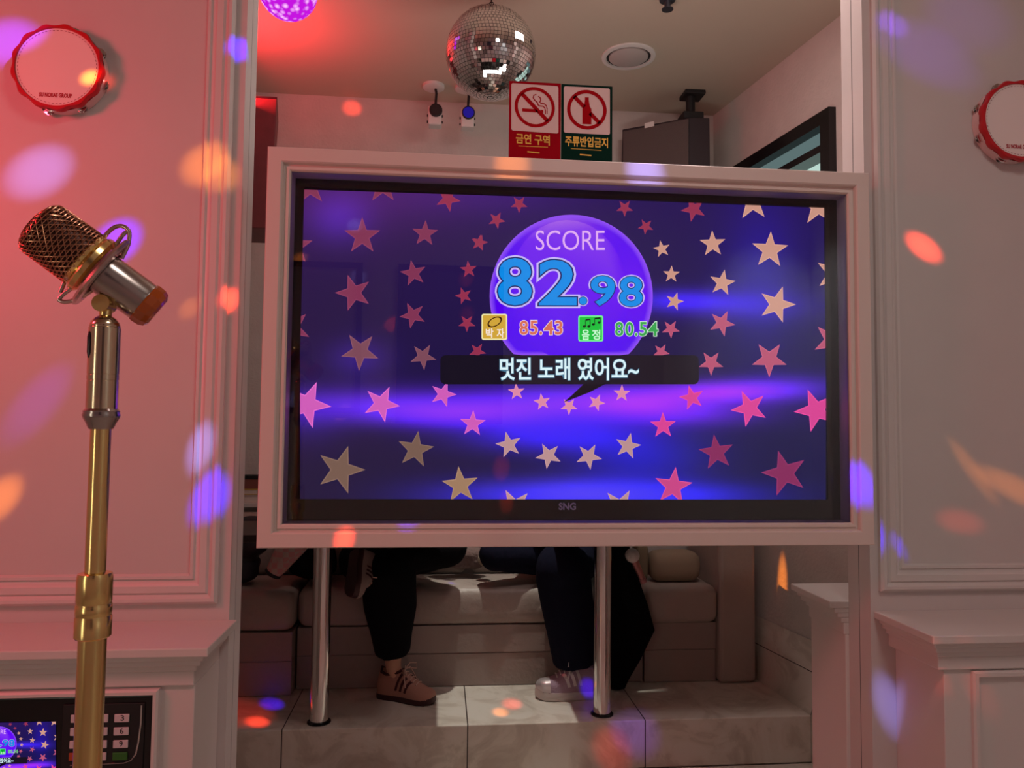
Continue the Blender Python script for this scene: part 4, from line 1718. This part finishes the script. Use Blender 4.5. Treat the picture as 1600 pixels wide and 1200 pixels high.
while z < ZC - .005:
    n = Vector((1, 0, 0)) if k % 2 else Vector((0, 1, 0))
    pts = []
    for i in range(12):
        a = 2 * math.pi * i / 12
        side = n.cross(Vector((0, 0, 1)))
        pts.append(Vector((bc.x, bc.y, z)) + side * .009 * math.cos(a) + Vector((0, 0, .016 * math.sin(a))))
    mb.tube(pts, .0022, 6, closed=True)
    z += .026
    k += 1
obj('chain', mb, mat('dark_chain', (70, 60, 56), 0.35, 1.0), ball, smooth=60)

# magenta crystal lamp
lc_ = PY(450, -16, 2.45)
lamp = thing('crystal_ball_lamp', 'glowing magenta crystal ball lamp under the red lit ceiling', 'lamp', lc_)
LR = .096
m = bpy.data.materials.new('glowing_magenta_crystal')
m.use_nodes = True
nt = m.node_tree
nt.nodes.remove(nt.nodes['Principled BSDF'])
vo = nt.nodes.new('ShaderNodeTexVoronoi')
vo.inputs['Scale'].default_value = 55
tc = nt.nodes.new('ShaderNodeTexCoord')
nt.links.new(tc.outputs['Object'], vo.inputs['Vector'])
rp = nt.nodes.new('ShaderNodeValToRGB')
rp.color_ramp.elements[0].color = lin((255, 190, 255))
rp.color_ramp.elements[0].position = .1
rp.color_ramp.elements[1].color = lin((190, 20, 215))
rp.color_ramp.elements[1].position = .6
nt.links.new(vo.outputs['Distance'], rp.inputs['Fac'])
em = nt.nodes.new('ShaderNodeEmission')
em.inputs[1].default_value = 1.1
nt.links.new(rp.outputs[0], em.inputs[0])
nt.links.new(em.outputs[0], nt.nodes['Material Output'].inputs['Surface'])
mb = MB()
mb.ball(lc_, LR, 28, 18)
obj('globe', mb, m, lamp)
mb = MB()
mb.lathe(lc_ + Vector((0, 0, LR * .8)), (0, 0, 1), [(0, .07), (.05, .075), (.06, .05), (ZC - lc_.z - LR * .8, .02)], 28)
obj('holder', mb, M_BLACK, lamp, smooth=40)

# round flush ceiling disc
cc = PZ(982, 88, ZC)
disc = thing('ceiling_light', 'round white ceiling fitting, switched off, recessed in the ceiling', 'ceiling light', (cc.x, cc.y, ZC))
mb = MB()
mb.lathe((cc.x, cc.y, ZC), (0, 0, -1), [(0, .118), (.006, .117), (.010, .104), (.009, .098), (.001, .096)], 48, cap=False)
obj('rim', mb, M_WHITE, disc, smooth=40)
mb = MB()
mb.lathe((cc.x, cc.y, ZC), (0, 0, -1), [(.0005, .086), (.007, .085), (.010, .08)], 48)
obj('disc', mb, mat('pale_disc', (186, 174, 170), 0.6), disc, smooth=40)
mb = MB()
mb.lathe((cc.x, cc.y, ZC - .0006), (0, 0, -1), [(0, .0965), (.001, .0965)], 48)
obj('shadow_gap', mb, M_SEAM, disc)

# little sprinkler stud further forward
sp = PZ(1043, -2, ZC)
mb = MB()
mb.lathe((sp.x, sp.y, ZC), (0, 0, -1), [(0, .03), (.008, .03), (.012, .012), (.035, .012), (.04, .022), (.043, .022)], 24)
tag(obj('sprinkler', mb, mat('dark_grey_metal', (64, 66, 74), 0.4, 0.6), smooth=40), 'small dark sprinkler stud on the ceiling near the top of the picture', 'sprinkler')

# two small spotlight heads
for lab, px, py, lens in (('small white spotlight with an unlit dark lens, under the ceiling beside the mirror ball', 680, 172, mat('dark_lens', (44, 36, 40), 0.2)),
                          ('small white spotlight with a blue lens, half behind the mirror ball', 731, 176, emit('blue_lens', (36, 24, 128)))):
    Yp = 3.50
    c = PY(px, py, Yp)
    h = thing('spotlight', lab, 'spotlight', (c.x, Yp, ZC), 'spotlights at the far wall')
    mb = MB()
    mb.lathe((c.x - .01, Yp + .02, ZC), (0, 0, -1), [(0, .052), (.014, .052), (.018, .044)], 32)
    obj('ceiling_plate', mb, M_WHITE, h, smooth=40)
    mb = MB()
    mb.tube([(c.x, Yp + .02, ZC - .016), (c.x + .004, Yp + .02, ZC - .04), (c.x, Yp + .02, c.z + .02)], .006, 8)
    obj('cable', mb, M_MATTE, h, smooth=60)
    obj('body', MB().box(c.x - .033, c.x + .031, Yp + .006, Yp + .07, c.z - .066, c.z + .025), M_WHITE, h, bevel=0.006)
    mb = MB()
    mb.lathe((c.x + .003, Yp + .01, c.z), (0, -1, 0), [(0, .031), (.014, .031), (.016, .027), (.012, .025)], 32)
    obj('lens_ring', mb, M_MATTE, h, smooth=40)
    mb = MB()
    mb.lathe((c.x + .003, Yp - .003, c.z), (0, -1, 0), [(0, .026), (.002, .026)], 32)
    obj('lens', mb, lens, h)
    for dx in (-.036, .034):
        for dz in (-.02, -.05):
            mb = MB()
            mb.lathe((c.x + dx, Yp + .02, c.z + dz), (1, 0, 0), [(-.003, .006), (.003, .006)], 12)
            obj('bracket_screw', mb, M_MATTE, h)

# loudspeaker at the far right corner
YA = 3.40
Bp = PY(1079, 183, YA)
z0 = Bp.z
A_ = PZ(972, 202, z0)
C_ = PZ(1109, 184, z0)
D_ = Vector((C_.x - .06, C_.y + .16, z0))
E_ = Vector((A_.x + .06, A_.y + .03, z0))
dn = Vector((0, 0, -.48))
spk = thing('loudspeaker', 'grey fronted loudspeaker with a white tag, hung from the ceiling by the window', 'loudspeaker', (lerp(Bp, E_, .5)), 'loudspeakers in the far corners')
mb = MB()
top = [A_, Bp, C_, D_, E_]
bot = [p + dn + Vector((.004 * (p.x - Bp.x) / .1, 0, 0)) for p in top]
mb.loft([bot, top])
obj('cabinet', mb, mat('dark_speaker_vinyl', (44, 34, 40), 0.6), spk, bevel=0.004)
fd = (Bp - A_).normalized()
nrm = Vector((fd.y, -fd.x, 0)).normalized()
if nrm.y > 0:
    nrm = -nrm
mb = MB()
g0, g1 = A_ + fd * .008, Bp - fd * .008
mb.prism([g0 + Vector((0, 0, -.016)), g1 + Vector((0, 0, -.010)), g1 + dn * .97, g0 + dn * .97], nrm * .012)
obj('grille', mb, M_CLOTH, spk, bevel=0.003)
mb = MB()
q = lerp(A_, Bp, .42)
mb.prism([q - fd * .024 + Vector((0, 0, -.02)) + nrm * .012, q + fd * .024 + Vector((0, 0, -.018)) + nrm * .012, q + fd * .024 + Vector((0, 0, .006)) + nrm * .012, q - fd * .024 + Vector((0, 0, .004)) + nrm * .012], nrm * .002)
obj('tag', mb, M_WHITE, spk)
mb = MB()
bp_ = Bp + Vector((.02, .06, 0))
mb.box(bp_.x - .05, bp_.x + .05, bp_.y - .05, bp_.y + .05, z0, z0 + .035)
mb.lathe((bp_.x, bp_.y, z0 + .03), (0, 0, 1), [(0, .022), (ZC - z0 - .03, .022)], 16)
mb.box(bp_.x - .04, bp_.x + .06, bp_.y - .05, bp_.y + .05, ZC - .02, ZC)
obj('ceiling_bracket', mb, M_MATTE, spk, bevel=0.004)

# loudspeaker at the far left
YL = 3.05
a, b = PY(372, 147, YL), PY(433, 154, YL)
c = PY(423, 357, YL)
spl = thing('loudspeaker', 'dark red lit wooden loudspeaker hung high beside the panelled wall', 'loudspeaker', (a.x - .05, YL + .1, c.z), 'loudspeakers in the far corners')
mb = MB()
ztop, zbot = b.z, c.z
top = [Vector((b.x, YL, ztop)), Vector((b.x - .05, YL + .26, ztop)), Vector((b.x - .34, YL + .26, ztop)), Vector((b.x - .34, YL, ztop))]
bot = [Vector((c.x - .002, YL, zbot)), Vector((b.x - .08, YL + .26, zbot)), Vector((b.x - .34, YL + .26, zbot)), Vector((b.x - .34, YL, zbot))]
mb.loft([bot, top])
obj('cabinet', mb, M_WOOD, spl, bevel=0.004)
mb = MB()
mb.prism([p + Vector((0, 0, .0005)) for p in top], (0, 0, .006))
obj('top_edge', mb, M_MATTE, spl)
mb = MB()
mb.lathe((b.x - .2, YL + .12, ztop + .004), (0, 0, 1), [(0, .02), (ZC - ztop - .004, .02)], 16)
obj('ceiling_bracket', mb, M_MATTE, spl, smooth=40)

# framed notices on the wall behind the camera (seen only as reflections in the television glass)
for lab, x0, x1, z0_, z1_, rgb in (('white framed notice on the wall opposite the television', -1.05, -.45, 1.35, 2.2, (170, 165, 165)), ('dark framed notice on the wall opposite the television', -.25, .35, 1.3, 2.2, (40, 42, 60))):
    t = thing('framed_notice', lab, 'notice', ((x0 + x1) / 2, -.9, z0_), 'framed notices')
    mb = MB()
    rr = []
    for d_, y in ((0, -.9), (0, -.87), (.03, -.87), (.03, -.885)):
        rr.append([Vector((x0 + d_, y, z0_ + d_)), Vector((x1 - d_, y, z0_ + d_)), Vector((x1 - d_, y, z1_ - d_)), Vector((x0 + d_, y, z1_ - d_))])
    mb.loft(rr, cap=False)
    obj('frame', mb, M_BLACK, t)
    obj('sheet', MB().box(x0 + .03, x1 - .03, -.899, -.886, z0_ + .03, z1_ - .03), mat('sheet_%d' % rgb[0], rgb, 0.6), t)

# ================================================================== party light beams: narrow coloured spotlights thrown by the disco projector at the ceiling
BLUE = (0.05, 0.0, 1.0)
VIOLET = (0.22, 0.04, 1.0)
PALE = (0.30, 0.29, 1.0)
RED = (1.0, 0.05, 0.02)
ORANGE = (1.0, 0.26, 0.03)
SRC = Vector((0.15, 0.55, 2.55))
SRC2 = Vector((0.30, 2.55, 2.75))


def beam(px, py, Y, r, col, E, src=SRC, blend=1.0, Z=None, stretch=None):
    tgt = PY(px, py, Y) if Z is None else PZ(px, py, Z)
    d = (tgt - src).length
    rad = r * tgt.y / F
    l = spot('party_beam', src, tgt, math.degrees(math.atan(rad * 1.22 / d)), E * 2.0 * 4 * math.pi * d * d, col, blend, 0.006)
    if stretch:
        ang, k = stretch
        l.rotation_euler = ((tgt - src).to_track_quat('-Z', 'Y') @ Quaternion((0, 0, 1), math.radians(ang))).to_euler()
        l.scale = (k, 1, 1)
    return l


beam(12, 66, YW, 36, VIOLET, 3.5)
beam(147, 109, 1.71, 11, ORANGE, 9)
beam(162, 130, YW, 14, RED, 1.6)
beam(372, 78, YW, 18, BLUE, 6)
beam(62, 268, YW, 38, PALE, 2.0)
beam(318, 258, YW, 30, ORANGE, 2.0)
beam(345, 278, YW, 26, ORANGE, 1.4)
beam(182, 378, YW, 30, BLUE, 6)
beam(357, 470, YW, 15, RED, 8)
beam(296, 482, YW, 14, ORANGE, 0.8)
beam(58, 630, YW, 30, VIOLET, 0.55, stretch=(45, 1.5))
beam(0, 780, YW, 24, ORANGE, 3.0)
beam(312, 705, YW, 18, PALE, 2.2, stretch=(90, 1.5))
beam(328, 782, YW, 27, BLUE, 5)
beam(800, 258, FY, 30, ORANGE, 1.2)
beam(1008, 268, FY, 32, PALE, 2.6)
beam(538, 842, FY, 15, RED, 8)
beam(636, 822, FY + .03, 18, BLUE, 1.6)
beam(1341, 752, FY, 26, BLUE, 7)
beam(1445, 82, YW, 50, VIOLET, 0.4, stretch=(-30, 1.5))
beam(1395, 40, YW, 22, VIOLET, 1.2)
beam(1510, 30, YW, 60, VIOLET, 0.22)
beam(1443, 386, YW, 19, RED, 7, stretch=(-20, 1.3))
beam(1590, 765, YW, 18, ORANGE, 1.1, stretch=(10, 3.0))
beam(1520, 735, YW, 13, ORANGE, 0.7, stretch=(-40, 3.0))
beam(1500, 815, YW, 14, RED, 0.7, stretch=(-150, 2.6))
beam(1384, 1028, 1.70, 24, PALE, 2.2, src=Vector((0.5, 0.9, 2.3)))
beam(1405, 858, YW, 12, BLUE, 1.5)
beam(1530, 1078, 1.59, 24, RED, 0.35)
beam(1472, 1060, 1.59, 14, RED, 0.5)
beam(1221, 910, 3.13, 13, ORANGE, 4, src=SRC2, stretch=(90, 2.0))
beam(550, 169, YR, 13, RED, 3, src=SRC2)
beam(425, 1100, 0, 16, BLUE, 3, src=Vector((-.2, 2.3, .8)), Z=PF)
beam(402, 1128, 0, 16, RED, 4, src=Vector((-.2, 2.3, .8)), Z=PF)
beam(380, 1115, 0, 40, RED, 0.8, src=Vector((-.2, 2.3, .8)), Z=PF)
beam(925, 1085, 0, 14, BLUE, 2, src=Vector((.3, 2.3, .8)), Z=PF)
beam(800, 1100, 0, 16, RED, 2.5, src=Vector((.3, 2.3, .8)), Z=PF)
beam(782, 1113, 0, 13, ORANGE, 3, src=Vector((.3, 2.3, .8)), Z=PF)
beam(955, 1170, 2.84, 30, RED, 0.6, src=Vector((.3, 2.0, .7)))
beam(990, 1140, 2.84, 36, VIOLET, 0.5, src=Vector((.3, 2.0, .7)))
beam(700, 902, 3.3, 13, BLUE, 4, src=Vector((.27, 2.6, 2.4)))

# beams that land on the wall behind the camera (they glint in the television glass)
for (x, z, r, col, E) in ((.13, 2.12, .05, RED, 30), (.14, 1.92, .05, RED, 30), (-.28, 1.86, .05, RED, 14), (-.50, 2.42, .05, PALE, 16), (-.80, 2.22, .04, ORANGE, 20),
                          (-.48, 2.12, .05, PALE, 14), (-.55, 1.35, .04, ORANGE, 16), (-.82, 1.42, .05, PALE, 12), (.35, 1.05, .06, RED, 14), (.38, 0.86, .05, RED, 14)):
    src = Vector((.4, .5, 2.6))
    t = Vector((x, -.9, z))
    d = (t - src).length
    spot('party_beam', src, t, math.degrees(math.atan(r / d)), E * 4 * math.pi * d * d * .5, col, 1.0, .006)
